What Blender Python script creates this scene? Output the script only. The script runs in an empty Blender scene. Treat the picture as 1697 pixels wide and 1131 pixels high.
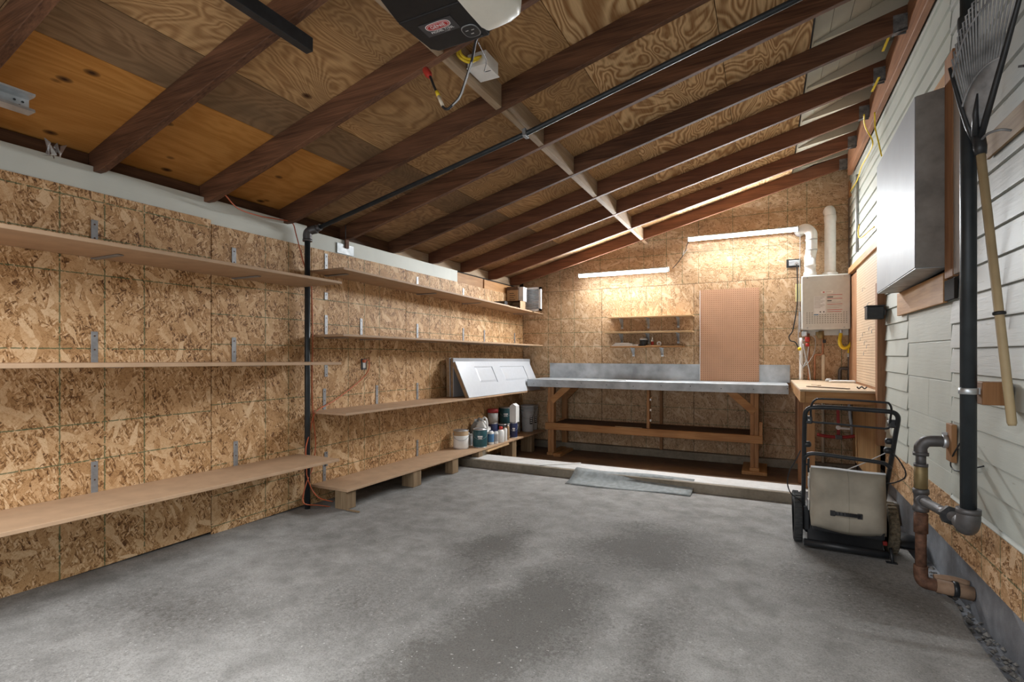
import bpy, bmesh, math, random
from mathutils import Vector, Matrix
random.seed(7)
sc = bpy.context.scene
COL = sc.collection
# ------------------------------------------------------------------ camera, sky, lights, exposure
CAMZ = 1.20
YAW = math.atan((1270 - 848.5) / 847.0)
cd = bpy.data.cameras.new('camera'); cam = bpy.data.objects.new('camera', cd); COL.objects.link(cam)
cd.sensor_width = 36.0; cd.lens = 847.0 / 1697.0 * 36.0; cd.shift_y = 21.5 / 1697.0; cd.clip_start = 0.02
cam.location = (0, 0, CAMZ); cam.rotation_euler = (math.pi / 2, 0, YAW)
sc.camera = cam
w = bpy.data.worlds.new('world'); sc.world = w; w.use_nodes = True
bg = w.node_tree.nodes['Background']; bg.inputs[0].default_value = (0.80, 0.88, 1.0, 1); bg.inputs[1].default_value = 0.6
def area(name, loc, rot, sx, sy, power, col):
    l = bpy.data.lights.new(name, 'AREA'); l.shape = 'RECTANGLE'; l.size = sx; l.size_y = sy
    l.energy = power; l.color = col
    o = bpy.data.objects.new(name, l); COL.objects.link(o); o.location = loc; o.rotation_euler = rot
    return o
# added unseen fill lamps for the near half: at the doorway and overhead
area('doorway_fill', (-1.3, -1.75, 1.15), (math.radians(90), 0, 0), 3.6, 2.0, 25, (0.92, 0.96, 1.0))
area('overhead_fill', (-1.2, 0.1, 2.35), (0, 0, 0), 2.4, 0.3, 62, (0.96, 0.98, 1.0)).data.spread = math.radians(150)
FIX = 275.0        # emission of the two tube fixtures on the back wall
sc.view_settings.view_transform = 'Standard'; sc.view_settings.look = 'None'
sc.view_settings.exposure = 0.78; sc.view_settings.gamma = 1.0
try: sc.view_settings.use_curve_mapping = False
except Exception: pass
sc.cycles.max_bounces = 8; sc.cycles.diffuse_bounces = 6
sc.cycles.use_denoising = True

# ------------------------------------------------------------------ measuring helper: a point on a known plane
_ca, _sa = math.cos(YAW), math.sin(YAW)
def at(u, v, X=None, Y=None, Z=None):
    r = (u - 848.5) / 847.0
    x, y, z = -_sa + r * _ca, _ca + r * _sa, (587.0 - v) / 847.0
    d = X / x if X is not None else Y / y if Y is not None else (Z - CAMZ) / z
    return Vector((x * d, y * d, z * d + CAMZ))
def floor_z(y): return 0.045 - 0.022 * y

# ------------------------------------------------------------------ materials
class NT:
    def __init__(s, name, rough=0.7, metal=0.0, spec=0.4):
        s.m = bpy.data.materials.new(name); s.m.use_nodes = True
        s.t = s.m.node_tree; s.b = s.t.nodes['Principled BSDF']
        s.b.inputs['Roughness'].default_value = rough; s.b.inputs['Metallic'].default_value = metal
        s.b.inputs['Specular IOR Level'].default_value = spec
    def n(s, typ, **kw):
        nd = s.t.nodes.new(typ)
        for k, v in kw.items(): setattr(nd, k, v)
        return nd
    def l(s, a, b): s.t.links.new(a, b)
    def setin(s, nd, key, v):
        if hasattr(v, 'is_linked') or isinstance(v, bpy.types.NodeSocket): s.l(v, nd.inputs[key])
        else: nd.inputs[key].default_value = v
    def math(s, op, a, b=0.0, c=None):
        nd = s.n('ShaderNodeMath', operation=op); s.setin(nd, 0, a); s.setin(nd, 1, b)
        if c is not None: s.setin(nd, 2, c)
        return nd.outputs[0]
    def obj(s): return s.n('ShaderNodeTexCoord').outputs['Object']
    def sep(s, v):
        nd = s.n('ShaderNodeSeparateXYZ'); s.l(v, nd.inputs[0]); return nd.outputs
    def comb(s, x=0.0, y=0.0, z=0.0):
        nd = s.n('ShaderNodeCombineXYZ'); s.setin(nd, 0, x); s.setin(nd, 1, y); s.setin(nd, 2, z); return nd.outputs[0]
    def vmul(s, v, k):
        nd = s.n('ShaderNodeVectorMath', operation='MULTIPLY'); s.l(v, nd.inputs[0]); s.setin(nd, 1, k); return nd.outputs[0]
    def vadd(s, v, k):
        nd = s.n('ShaderNodeVectorMath', operation='ADD'); s.l(v, nd.inputs[0]); s.setin(nd, 1, k); return nd.outputs[0]
    def rot(s, v, a):
        nd = s.n('ShaderNodeMapping'); s.l(v, nd.inputs[0]); nd.inputs['Rotation'].default_value = (0, 0, a); return nd.outputs[0]
    def noise(s, v, scale, detail=3.0, rough=0.55, dist=0.0, dim='3D'):
        nd = s.n('ShaderNodeTexNoise'); nd.noise_dimensions = dim; s.l(v, nd.inputs['Vector'])
        nd.inputs['Scale'].default_value = scale; nd.inputs['Detail'].default_value = detail
        nd.inputs['Roughness'].default_value = rough; nd.inputs['Distortion'].default_value = dist
        return nd.outputs['Fac']
    def voro(s, v, scale=1.0, feature='F1', dim='3D'):
        nd = s.n('ShaderNodeTexVoronoi'); nd.voronoi_dimensions = dim; nd.feature = feature; s.l(v, nd.inputs['Vector'])
        nd.inputs['Scale'].default_value = scale; return nd
    def ramp(s, f, stops, interp='LINEAR'):
        nd = s.n('ShaderNodeValToRGB'); s.l(f, nd.inputs[0]); e = nd.color_ramp.elements; nd.color_ramp.interpolation = interp
        while len(e) < len(stops): e.new(0.5)
        for k, (p, c) in enumerate(stops):
            e[k].position = p; e[k].color = (c[0], c[1], c[2], 1) if not isinstance(c, float) else (c, c, c, 1)
        return nd.outputs[0]
    def mix(s, f, a, b, mode='MIX'):
        nd = s.n('ShaderNodeMix', data_type='RGBA', blend_type=mode)
        s.setin(nd, 0, f)
        for k, v in ((6, a), (7, b)):
            if isinstance(v, bpy.types.NodeSocket): s.l(v, nd.inputs[k])
            else: nd.inputs[k].default_value = (v[0], v[1], v[2], 1)
        return nd.outputs[2]
    def mixf(s, f, a, b):
        nd = s.n('ShaderNodeMix', data_type='FLOAT'); s.setin(nd, 0, f); s.setin(nd, 2, a); s.setin(nd, 3, b); return nd.outputs[0]
    def base(s, c):
        if isinstance(c, bpy.types.NodeSocket): s.l(c, s.b.inputs['Base Color'])
        else: s.b.inputs['Base Color'].default_value = (c[0], c[1], c[2], 1)
    def bump(s, h, strength=0.3, dist=0.01):
        nd = s.n('ShaderNodeBump'); nd.inputs['Strength'].default_value = strength; nd.inputs['Distance'].default_value = dist
        s.l(h, nd.inputs['Height']); s.l(nd.outputs[0], s.b.inputs['Normal'])
    def rnd(s): return s.n('ShaderNodeObjectInfo').outputs['Random']

def m_plain(name, c, rough=0.6, metal=0.0, var=0.12, scale=25.0, spec=0.4):
    t = NT(name, rough, metal, spec); o = t.obj()
    f = t.noise(o, scale, 4)
    lo = tuple(k * (1 - var) for k in c); hi = tuple(min(1, k * (1 + var)) for k in c)
    t.base(t.ramp(f, [(0.3, lo), (0.7, hi)])); return t.m

def m_wood(name, axis, dark, light, rough=0.7, scale=1.0, knots=0.0, figure=26.0, var=0.25):
    t = NT(name, rough, 0, 0.3); o = t.obj(); r = t.rnd()
    off = t.comb(t.math('MULTIPLY', r, 31.0), t.math('MULTIPLY', r, 17.0), t.math('MULTIPLY', r, 53.0))
    k = [9.0, 9.0, 9.0]; k[axis] = 0.9
    p = t.vadd(t.vmul(o, tuple(q * scale for q in k)), off)
    n = t.noise(p, 1.0, 2, 0.5, 0.3)
    rings = t.math('ADD', t.math('MULTIPLY', t.math('SINE', t.math('MULTIPLY', n, figure)), 0.5), 0.5)
    k2 = [140.0, 140.0, 140.0]; k2[axis] = 5.0
    fine = t.noise(t.vadd(t.vmul(o, tuple(k2)), off), 1.0, 2)
    f = t.math('ADD', t.math('MULTIPLY', rings, 0.22), t.math('MULTIPLY', fine, 0.72))
    c = t.ramp(f, [(0.2, dark), (0.8, light)])
    blot = t.noise(t.vadd(o, off), 3.0, 3)
    c = t.mix(t.math('MULTIPLY', blot, 0.9), c, (0.55, 0.5, 0.45), 'MULTIPLY')
    shade = t.math('ADD', 1.0 - var / 2, t.math('MULTIPLY', r, var))
    c = t.mix(1.0, c, t.comb(shade, shade, shade), 'MULTIPLY')
    if knots > 0:
        kk = [7.0, 7.0, 7.0]; kk[axis] = 3.0
        v = t.voro(t.vadd(t.vmul(o, tuple(kk)), off)); 
        sel = t.math('GREATER_THAN', t.sep(v.outputs['Color'])[0], 1 - knots)
        d = t.ramp(v.outputs['Distance'], [(0.06, 1.0), (0.16, 0.0)])
        c = t.mix(t.math('MULTIPLY', t.math('MULTIPLY', d, sel), 0.8), c, tuple(q * 0.35 for q in dark))
    t.base(c); t.bump(f, 0.12, 0.002); return t.m

def osb(name, across, lng, tint=(1, 1, 1), soft=0.0):
    """oriented strand board; the panel's own origin is its lower near corner, green grid lines printed on it"""
    t = NT(name, 0.62, 0, 0.35); s = t.sep(t.obj()); r = t.rnd()
    a, b = s[across], s[lng]
    p = t.comb(t.math('ADD', a, t.math('MULTIPLY', r, 37.0)), t.math('ADD', b, t.math('MULTIPLY', r, 91.0)), 0.0)
    wv = t.n('ShaderNodeTexNoise'); wv.noise_dimensions = '2D'; t.l(p, wv.inputs['Vector']); wv.inputs['Scale'].default_value = 9.0
    pw = t.vadd(p, t.vmul(wv.outputs['Color'], (0.035, 0.035, 0.0)))
    val = None; edge = None
    for k, (ang, sx, sy) in enumerate(((0.25, 14, 44), (1.25, 17, 62), (2.2, 14, 52), (0.8, 22, 90), (2.75, 20, 80), (1.75, 30, 130), (0.5, 36, 150))):
        q = t.vmul(t.rot(pw, ang + 0.13 * k), (sx, sy, 1.0)); q = t.vadd(q, (7.3 * k, 3.1 * k, 0.0))
        v = t.voro(q, 1.0, 'F1', '2D'); cs = t.sep(v.outputs['Color'])
        # darker rim of each strand from how far it is from its own middle
        rim = t.math('SMOOTH_MAX', t.math('SUBTRACT', v.outputs['Distance'], 0.32), 0.0, 0.1)
        sv = t.math('SUBTRACT', cs[0], t.math('MULTIPLY', rim, 0.75))
        if val is None: val = sv
        else: val = t.mixf(t.math('GREATER_THAN', cs[1], 0.55), val, sv)
    for ang, sx, sy, thr in ((0.5, 8, 26, .88), (2.0, 9, 30, .88), (1.2, 11, 40, .86)):      # the few broad flakes on top
        q = t.vadd(t.vmul(t.rot(pw, ang), (sx, sy, 1.0)), (11.7 * ang, 5.1, 0.0)); v = t.voro(q, 1.0, 'F1', '2D'); cs = t.sep(v.outputs['Color'])
        val = t.mixf(t.math('GREATER_THAN', cs[1], thr), val, t.math('ADD', t.math('MULTIPLY', cs[0], .7), .25))
    fine = t.noise(t.vmul(p, (75.0, 75.0, 1.0)), 1.0, 4, 0.75, 0.8, '2D')
    med = t.noise(p, 5.0, 3, 0.6, 0.4, '2D')
    sl = t.noise(t.vmul(t.rot(p, 0.9), (35.0, 150.0, 1.0)), 1.0, 2, 0.6, 1.2, '2D')
    f = t.math('ADD', t.math('ADD', t.math('MULTIPLY', val, 0.62), t.math('MULTIPLY', fine, 0.46)), t.math('MULTIPLY', t.math('SUBTRACT', med, .5), .38))
    sl2 = t.noise(t.vmul(t.rot(p, 2.3), (32.0, 130.0, 1.0)), 1.0, 2, 0.6, 1.2, '2D')
    f = t.math('SUBTRACT', t.math('SUBTRACT', f, t.math('MULTIPLY', t.math('GREATER_THAN', sl, .64), .2)), t.math('MULTIPLY', t.math('GREATER_THAN', sl2, .66), .2))
    f = t.math('ADD', f, t.math('MULTIPLY', t.math('LESS_THAN', sl2, .33), .14))
    c = t.ramp(f, [(0.10, (0.10, 0.042, 0.014)), (0.25, (0.30, 0.155, 0.058)), (0.42, (0.47, 0.275, 0.122)), (0.60, (0.58, 0.365, 0.185)), (0.85, (0.74, 0.54, 0.33))])
    big = t.noise(p, 1.3, 2, 0.5, 0, '2D')
    c = t.mix(t.math('MULTIPLY', big, 0.35), c, (0.80, 0.70, 0.60), 'MULTIPLY')
    c = t.mix(1.0, c, tint, 'MULTIPLY')
    if soft: c = t.mix(soft, c, (0.47, 0.32, 0.18))
    ln = None
    wob = t.math('MULTIPLY', t.math('SUBTRACT', t.noise(p, 40.0, 1, 0.5, 0, '2D'), 0.5), 0.004)
    for coord, inches in ((a, (16, 24, 32)), (b, (16, 24, 32, 48, 64, 72, 80))):
        for i in inches:
            d = t.math('ABSOLUTE', t.math('SUBTRACT', t.math('ADD', coord, wob), i * 0.0254))
            x = t.math('LESS_THAN', d, 0.0034)
            ln = x if ln is None else t.math('MAXIMUM', ln, x)
    brk = t.math('GREATER_THAN', t.noise(p, 55.0, 2, 0.6, 0, '2D'), 0.38)
    c = t.mix(t.math('MULTIPLY', t.math('MULTIPLY', ln, brk), 0.75), c, (0.045, 0.10, 0.045))
    t.base(c); t.bump(f, 0.15, 0.002); return t.m

def m_concrete(name, c1, c2, c3, sc_=1.0, streak=True, stain=0.6):
    t = NT(name, 0.82, 0, 0.3); o = t.obj()
    n1 = t.noise(o, 0.9 * sc_, 5, 0.6, 0.4); n2 = t.noise(o, 9.0 * sc_, 5, 0.65); n3 = t.noise(o, 220.0 * sc_, 3, 0.8)
    n4 = t.noise(t.vmul(t.rot(o, 0.5), (1.2, 7.0, 1.0)), 1.6, 4, 0.6, 0.5)
    f = t.math('ADD', t.math('MULTIPLY', n1, 0.45), t.math('ADD', t.math('MULTIPLY', n2, 0.33), t.math('MULTIPLY', n4, 0.22 if streak else 0.2)))
    c = t.ramp(f, [(0.33, c1), (0.5, c2), (0.66, c3)])
    sp = t.ramp(n3, [(0.32, 0.62), (0.48, 1.0), (0.62, 1.12)])
    c = t.mix(1.0, c, sp, 'MULTIPLY')
    st = t.ramp(t.noise(t.vadd(o, (3.7, 1.3, 0)), 1.35, 4, 0.55, 0.3), [(0.48, 0.0), (0.66, 1.0)])
    c = t.mix(t.math('MULTIPLY', st, stain), c, tuple(k * 0.4 for k in c1))
    t.base(c); t.bump(t.math('ADD', n2, t.math('MULTIPLY', n3, 0.6)), 0.35, 0.006)
    t.l(t.ramp(n2, [(0.3, 0.72), (0.7, 0.9)]), t.b.inputs['Roughness']); return t.m

def m_floor(name):
    """trowelled slab with oily tyre tracks and dirt patches, the one by the mower with shadow painted in"""
    t = NT(name, 0.82, 0, 0.25); o = t.obj(); sp_ = t.sep(o)
    n1 = t.noise(o, 0.8, 4, 0.55, 0.3); n2 = t.noise(o, 6.0, 5, 0.68, 0.2); n3 = t.noise(o, 130.0, 4, 0.85); n5 = t.noise(o, 45.0, 4, 0.8)
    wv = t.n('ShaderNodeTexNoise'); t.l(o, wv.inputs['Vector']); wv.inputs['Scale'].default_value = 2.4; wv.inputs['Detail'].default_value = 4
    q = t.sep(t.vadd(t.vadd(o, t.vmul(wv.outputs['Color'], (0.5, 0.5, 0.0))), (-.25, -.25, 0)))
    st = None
    for (cx, cy, rx, ry, a, k) in ((-1.02, 1.9, .30, 1.0, -.16, 1.0), (-.72, 3.25, .42, .55, -.5, .9), (-1.55, 2.85, .24, .75, .1, .75), (-2.5, 1.45, .55, .28, .3, .6), (-.42, 2.1, .16, .8, -.1, .6), (.42, 3.15, .40, .6, 0, .65), (-1.75, 1.9, .35, .5, .4, .45), (-.1, 1.2, .5, .5, 0, .5), (-2.1, .8, .8, .4, .2, .5), (.3, 1.9, .25, .9, .1, .4)):  # patch in front of the mower: brown dirt plus painted shadow
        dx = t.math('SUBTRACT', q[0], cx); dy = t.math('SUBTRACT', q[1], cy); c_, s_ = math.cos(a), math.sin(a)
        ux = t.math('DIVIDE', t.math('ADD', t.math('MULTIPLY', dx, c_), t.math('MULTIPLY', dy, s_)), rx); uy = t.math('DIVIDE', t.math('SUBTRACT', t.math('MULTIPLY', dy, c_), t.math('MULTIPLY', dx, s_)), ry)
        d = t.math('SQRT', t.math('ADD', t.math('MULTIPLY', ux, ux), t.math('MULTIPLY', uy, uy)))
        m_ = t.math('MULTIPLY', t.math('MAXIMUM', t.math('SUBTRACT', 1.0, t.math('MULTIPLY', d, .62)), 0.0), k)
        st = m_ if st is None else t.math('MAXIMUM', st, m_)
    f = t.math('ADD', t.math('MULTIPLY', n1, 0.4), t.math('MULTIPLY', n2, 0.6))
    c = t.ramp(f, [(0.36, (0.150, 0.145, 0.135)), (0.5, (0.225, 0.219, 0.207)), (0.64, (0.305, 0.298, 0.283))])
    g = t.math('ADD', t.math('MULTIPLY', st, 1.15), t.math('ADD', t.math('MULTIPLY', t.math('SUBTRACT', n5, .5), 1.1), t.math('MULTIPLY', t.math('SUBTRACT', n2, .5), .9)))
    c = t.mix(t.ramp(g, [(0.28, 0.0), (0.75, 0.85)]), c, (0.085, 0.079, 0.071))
    c = t.mix(1.0, c, t.ramp(n3, [(0.3, 0.55), (0.47, 1.0), (0.6, 1.2)]), 'MULTIPLY')
    chips = t.math('GREATER_THAN', t.noise(t.vadd(o, (5, 2, 0)), 60.0, 2, 0.5), 0.72)
    c = t.mix(t.math('MULTIPLY', chips, 0.55), c, (0.5, 0.49, 0.47))
    t.base(c); t.bump(t.math('ADD', n2, t.math('MULTIPLY', n3, 0.8)), 0.35, 0.006); return t.m

def m_paint(name, c, under, wear=0.5, axis=1, rough=0.55):
    t = NT(name, rough, 0, 0.4); o = t.obj()
    k = [14.0, 14.0, 60.0]; k[axis] = 4.0
    n = t.noise(t.vmul(o, tuple(k)), 1.0, 4, 0.65); n2 = t.noise(o, 2.0, 3)
    k3 = [30.0, 30.0, 90.0]; k3[axis] = 6.0
    n3 = t.noise(t.vmul(o, tuple(k3)), 1.0, 5, 0.7, 0.8)
    col = t.ramp(n2, [(0.3, tuple(q * 0.86 for q in c)), (0.7, tuple(min(1, q * 1.06) for q in c))])
    chip = t.ramp(n3, [(0.72 - 0.13 * wear, 0.0), (0.76 - 0.13 * wear, 1.0)])
    t.base(t.mix(t.math('MULTIPLY', chip, 0.7), col, under)); t.bump(n, 0.3, 0.004); return t.m

def m_ply(name, dark, light, grey=0.0, knots=0.0, freq=150.0, ringw=0.55):
    t = NT(name, 0.7, 0, 0.3); o = t.obj(); r = t.rnd()
    off = t.comb(t.math('MULTIPLY', r, 13.0), t.math('MULTIPLY', r, 29.0), 0.0)
    p = t.vadd(t.vmul(o, (3.0, 1.15, 3.0)), off)
    n = t.noise(p, 1.0, 3, 0.45, 0.6)
    rings = t.math('ADD', t.math('MULTIPLY', t.math('SINE', t.math('MULTIPLY', n, freq)), 0.5), 0.5)
    fine = t.noise(t.vadd(t.vmul(o, (120.0, 6.0, 120.0)), off), 1.0, 3, 0.6)
    f = t.math('ADD', t.math('MULTIPLY', rings, ringw), t.math('MULTIPLY', fine, 1.05 - ringw))
    c = t.ramp(f, [(0.2, dark), (0.85, light)])
    if grey > 0:
        g = t.noise(t.vadd(t.vmul(o, (1.2, 0.5, 1.0)), off), 2.2, 4, 0.6)
        c = t.mix(t.math('MULTIPLY', t.ramp(g, [(0.35, 0.0), (0.65, 1.0)]), grey), c, (0.16, 0.105, 0.058))
    if knots > 0:
        v = t.voro(t.vadd(t.vmul(o, (9.0, 5.4, 2.0)), off), 1.0)
        sel = t.math('GREATER_THAN', t.sep(v.outputs['Color'])[0], 1 - knots)
        d = t.ramp(v.outputs['Distance'], [(0.05, 1.0), (0.15, 0.55), (0.2, 0.0)])
        c = t.mix(t.math('MULTIPLY', d, sel), c, (0.05, 0.017, 0.005))
    t.base(c); t.bump(f, 0.1, 0.002); return t.m

OSB_L = osb('osb_left_wall', 1, 2); OSB_B = osb('osb_back_wall', 0, 2, (.92, .97, 1.12), .30); OSB_F = osb('osb_laid_flat', 2, 0, (.92, .97, 1.12), .30)
OSB_S = osb('osb_strip', 2, 1, (0.95, 0.95, 1.0))
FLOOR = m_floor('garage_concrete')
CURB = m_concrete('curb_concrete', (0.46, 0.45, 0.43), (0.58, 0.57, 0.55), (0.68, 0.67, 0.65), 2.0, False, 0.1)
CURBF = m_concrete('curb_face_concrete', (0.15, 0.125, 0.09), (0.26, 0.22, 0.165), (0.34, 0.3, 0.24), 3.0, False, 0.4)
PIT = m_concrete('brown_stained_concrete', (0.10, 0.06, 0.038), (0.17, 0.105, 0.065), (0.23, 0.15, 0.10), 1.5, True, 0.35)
STEM = m_concrete('stem_wall_concrete', (0.17, 0.175, 0.19), (0.28, 0.29, 0.31), (0.40, 0.41, 0.43), 2.0, False, 0.7)
SIDING = m_paint('painted_siding', (0.47, 0.485, 0.43), (0.22, 0.19, 0.13), 0.35)
SIDING_W = m_paint('weathered_siding', (0.48, 0.49, 0.46), (0.30, 0.28, 0.22), 0.75)
WHITEB = m_paint('white_plate_paint', (0.60, 0.62, 0.56), (0.25, 0.22, 0.16), 0.25)
SOFFIT = m_paint('soffit_paint', (0.66, 0.63, 0.52), (0.2, 0.16, 0.1), 0.3)
DARKGAP = m_plain('dark_gap', (0.02, 0.015, 0.012), 0.9)
RAFT = m_wood('rafter_wood', 0, (0.065, 0.028, 0.014), (0.25, 0.118, 0.062), 0.65, 1.0, 0.12, 20, 0.35)
RAFT_N = m_wood('rafter_wood_redder', 0, (0.12, 0.045, 0.022), (0.30, 0.13, 0.065), 0.6, 1.0, 0.1, 20, 0.3)
BLOCK = m_wood('pale_blocking', 1, (0.34, 0.24, 0.15), (0.56, 0.44, 0.31), 0.7, 1.0, 0.1)
BLOCK_D = m_wood('dark_blocking', 1, (0.06, 0.026, 0.012), (0.16, 0.075, 0.035), 0.7, 1.0, 0.1)
FIRX = m_wood('fir_x', 0, (0.34, 0.155, 0.05), (0.58, 0.32, 0.135), 0.6, 1.0, 0.2)
FIRY = m_wood('fir_y', 1, (0.40, 0.20, 0.075), (0.62, 0.36, 0.16), 0.6, 1.0, 0.2)
FIRZ = m_wood('fir_z', 2, (0.28, 0.13, 0.05), (0.48, 0.26, 0.115), 0.6, 1.0, 0.2)
FIRD = m_wood('dark_shelf_fir', 0, (0.045, 0.022, 0.013), (0.14, 0.08, 0.05), 0.7, 1.0, 0.1)  # darker fir for the planks of the bench's lower shelf
TRIMZ = m_wood('stud_z', 2, (0.26, 0.12, 0.055), (0.46, 0.25, 0.13), 0.6, 1.0, 0.15)
GREYWOOD = m_wood('grey_wood', 2, (0.16, 0.12, 0.09), (0.32, 0.25, 0.19), 0.7)
BLKWOOD = m_wood('block_wood', 2, (0.20, 0.13, 0.07), (0.42, 0.31, 0.19), 0.7, 1.0, 0.1)
TABLE = m_wood('pale_tabletop', 0, (0.60, 0.46, 0.31), (0.76, 0.62, 0.46), 0.6, 0.6)
PINEX = m_wood('pine_shelf', 0, (0.52, 0.34, 0.17), (0.72, 0.52, 0.30), 0.6, 1.0, 0.1)
PANELW = m_wood('striped_plywood', 2, (0.26, 0.14, 0.055), (0.58, 0.38, 0.19), 0.6, 1.2, 0, 16)
MDF = m_plain('mdf_board', (0.43, 0.285, 0.175), 0.65, 0, 0.10, 9.0)
MDF_E = MDF
PLY_NEW = m_ply('new_plywood', (0.44, 0.18, 0.034), (0.62, 0.29, 0.075), 0.0, 0.62, 60, 0.3)
PLY_OLD = m_ply('old_plywood', (0.30, 0.148, 0.055), (0.66, 0.41, 0.19), 0.45, 0.08, 210, 0.38)
PLY_GREY = m_ply('grey_plywood', (0.17, 0.095, 0.045), (0.36, 0.22, 0.115), 0.7, 0.05, 150, 0.3)
PLY_MID = m_ply('aged_plywood', (0.34, 0.16, 0.055), (0.84, 0.58, 0.31), 0.2, 0.05, 150)
PLY_STREAK = m_ply('streaked_plywood', (0.17, 0.08, 0.035), (0.58, 0.36, 0.18), 0.5, 0.05, 120, 0.25)
GALV = m_plain('galvanized', (0.56, 0.59, 0.61), 0.38, 0.75, 0.25, 14)
GALVD = m_plain('dull_galvanized', (0.40, 0.42, 0.43), 0.5, 0.6, 0.25, 14)
SHEET = m_plain('zinc_sheet', (0.42, 0.45, 0.47), 0.5, 0.35, 0.28, 6)
STEEL = m_plain('steel_strap', (0.30, 0.31, 0.32), 0.5, 0.6, 0.15, 40)
BLACK = m_plain('black_plastic', (0.018, 0.019, 0.021), 0.45, 0, 0.2)
BLACKM = m_plain('black_metal', (0.030, 0.032, 0.035), 0.38, 0.3, 0.2)
PIPEBLK = m_plain('black_pipe', (0.030, 0.036, 0.040), 0.42, 0.2, 0.25, 12)
IRON = m_plain('iron_pipe', (0.115, 0.11, 0.11), 0.5, 0.5, 0.25, 18)
RUST = m_plain('rusty_pipe', (0.13, 0.065, 0.04), 0.75, 0.2, 0.45, 40)
BRASS = m_plain('brass', (0.24, 0.18, 0.085), 0.5, 0.5, 0.2)
COPPER = m_plain('copper', (0.42, 0.20, 0.11), 0.42, 0.6, 0.2)
WHITEP = m_plain('white_plastic', (0.76, 0.76, 0.74), 0.4, 0, 0.05)
CREAM = m_plain('cream_pipe', (0.70, 0.60, 0.46), 0.5, 0, 0.06)
HEATER = m_plain('heater_enamel', (0.60, 0.61, 0.585), 0.35, 0, 0.04)
DOORW = m_plain('white_door_paint', (0.46, 0.48, 0.51), 0.4, 0, 0.03)
DOORE = m_wood('door_edge', 1, (0.32, 0.21, 0.12), (0.5, 0.36, 0.22), 0.7)
YELLOW = m_plain('yellow_coat', (0.78, 0.56, 0.03), 0.4, 0, 0.08)
YELLOWT = m_plain('yellow_paper', (0.82, 0.74, 0.35), 0.7, 0, 0.05)
ORANGE = m_plain('orange_cord', (0.50, 0.115, 0.045), 0.5, 0, 0.1)
REDP = m_plain('red_plastic', (0.42, 0.035, 0.025), 0.45, 0, 0.12)
REDB = m_plain('red_bar', (0.32, 0.03, 0.03), 0.5, 0, 0.15)
PEG = m_plain('pegboard_brown', (0.48, 0.275, 0.165), 0.6, 0, 0.06, 5)
PEGL = m_plain('pegboard_pale', (0.52, 0.385, 0.255), 0.6, 0, 0.05, 5)
HOLE = m_plain('hole_shadow', (0.10, 0.05, 0.03), 0.9)
RUBMAT = m_plain('rubber_mat', (0.20, 0.22, 0.22), 0.75, 0, 0.25, 22)
CARD = m_plain('cardboard', (0.42, 0.29, 0.17), 0.8, 0, 0.08)
CARDD = m_plain('dark_cardboard', (0.12, 0.075, 0.05), 0.8, 0, 0.15)
FILT = m_plain('filter_white', (0.72, 0.74, 0.76), 0.8, 0, 0.05)
FILTG = m_plain('filter_grey', (0.60, 0.64, 0.68), 0.8, 0, 0.1)
TEAL = m_plain('teal_label', (0.022, 0.085, 0.10), 0.4, 0, 0.15)
NAVY = m_plain('navy_label', (0.025, 0.035, 0.10), 0.4, 0, 0.15)
TINM = m_plain('tin', (0.58, 0.59, 0.60), 0.35, 0.8, 0.1)
GREYP = m_plain('grey_plastic', (0.42, 0.42, 0.41), 0.5, 0, 0.08)
GREYJ = m_plain('grey_jug', (0.27, 0.27, 0.255), 0.5, 0, 0.1)
BUCK = m_plain('bucket_grey', (0.46, 0.48, 0.50), 0.45, 0, 0.06)
BAG = m_plain('bag_cloth', (0.30, 0.27, 0.215), 0.9, 0, 0.24, 5)
TIRE = m_plain('tire', (0.035, 0.036, 0.036), 0.85, 0, 0.3, 30)
TIREM = m_plain('muddy_tire', (0.13, 0.105, 0.07), 0.95, 0, 0.6, 60)
RIM = m_plain('wheel_rim', (0.55, 0.55, 0.54), 0.5, 0, 0.1)
DUCTW = m_paint('duct_white', (0.29, 0.30, 0.31), (0.3, 0.3, 0.3), 0.2, 2)
DUCTG = m_plain('duct_grey', (0.26, 0.24, 0.215), 0.7, 0, 0.30, 7)
RAKEB = m_plain('rake_black', (0.025, 0.027, 0.029), 0.40, 0, 0.2)
RAKEG = m_plain('rake_scuffed', (0.27, 0.275, 0.28), 0.45, 0, 0.55, 12)
BAMB = m_plain('rake_handle', (0.42, 0.32, 0.18), 0.6, 0, 0.12, 8)
GRAVEL = m_plain('gravel', (0.20, 0.19, 0.175), 0.9, 0, 0.5, 30)
BROWNP = m_plain('brown_wrap', (0.28, 0.18, 0.115), 0.7, 0, 0.2, 20)
LENS = m_plain('opener_lens', (0.72, 0.70, 0.62), 0.35, 0, 0.03)
TXTW = m_plain('white_print', (0.75, 0.75, 0.75), 0.6, 0, 0.0)
TXTG = m_plain('grey_print', (0.40, 0.38, 0.37), 0.6, 0, 0.0)
TXTR = m_plain('red_print', (0.45, 0.03, 0.03), 0.6, 0, 0.0)
TXTD = m_plain('dark_print', (0.03, 0.03, 0.03), 0.6, 0, 0.0)
TXTB = m_plain('blue_print', (0.08, 0.22, 0.42), 0.6, 0, 0.0)
LABELG = m_plain('label_grey', (0.05, 0.05, 0.055), 0.5, 0, 0.1)
def m_emit(name, c, s):
    t = NT(name); t.b.inputs['Base Color'].default_value = (0.8, 0.8, 0.8, 1)
    t.b.inputs['Emission Color'].default_value = (c[0], c[1], c[2], 1); t.b.inputs['Emission Strength'].default_value = s
    return t.m
TUBE = m_emit('tube_light', (0.93, 0.97, 1.0), FIX)
t_ = NT('clear_wrap', 0.15, 0, 0.5); t_.base((0.85, 0.87, 0.88)); t_.b.inputs['Transmission Weight'].default_value = 0.85
CLEAR = t_.m

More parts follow.
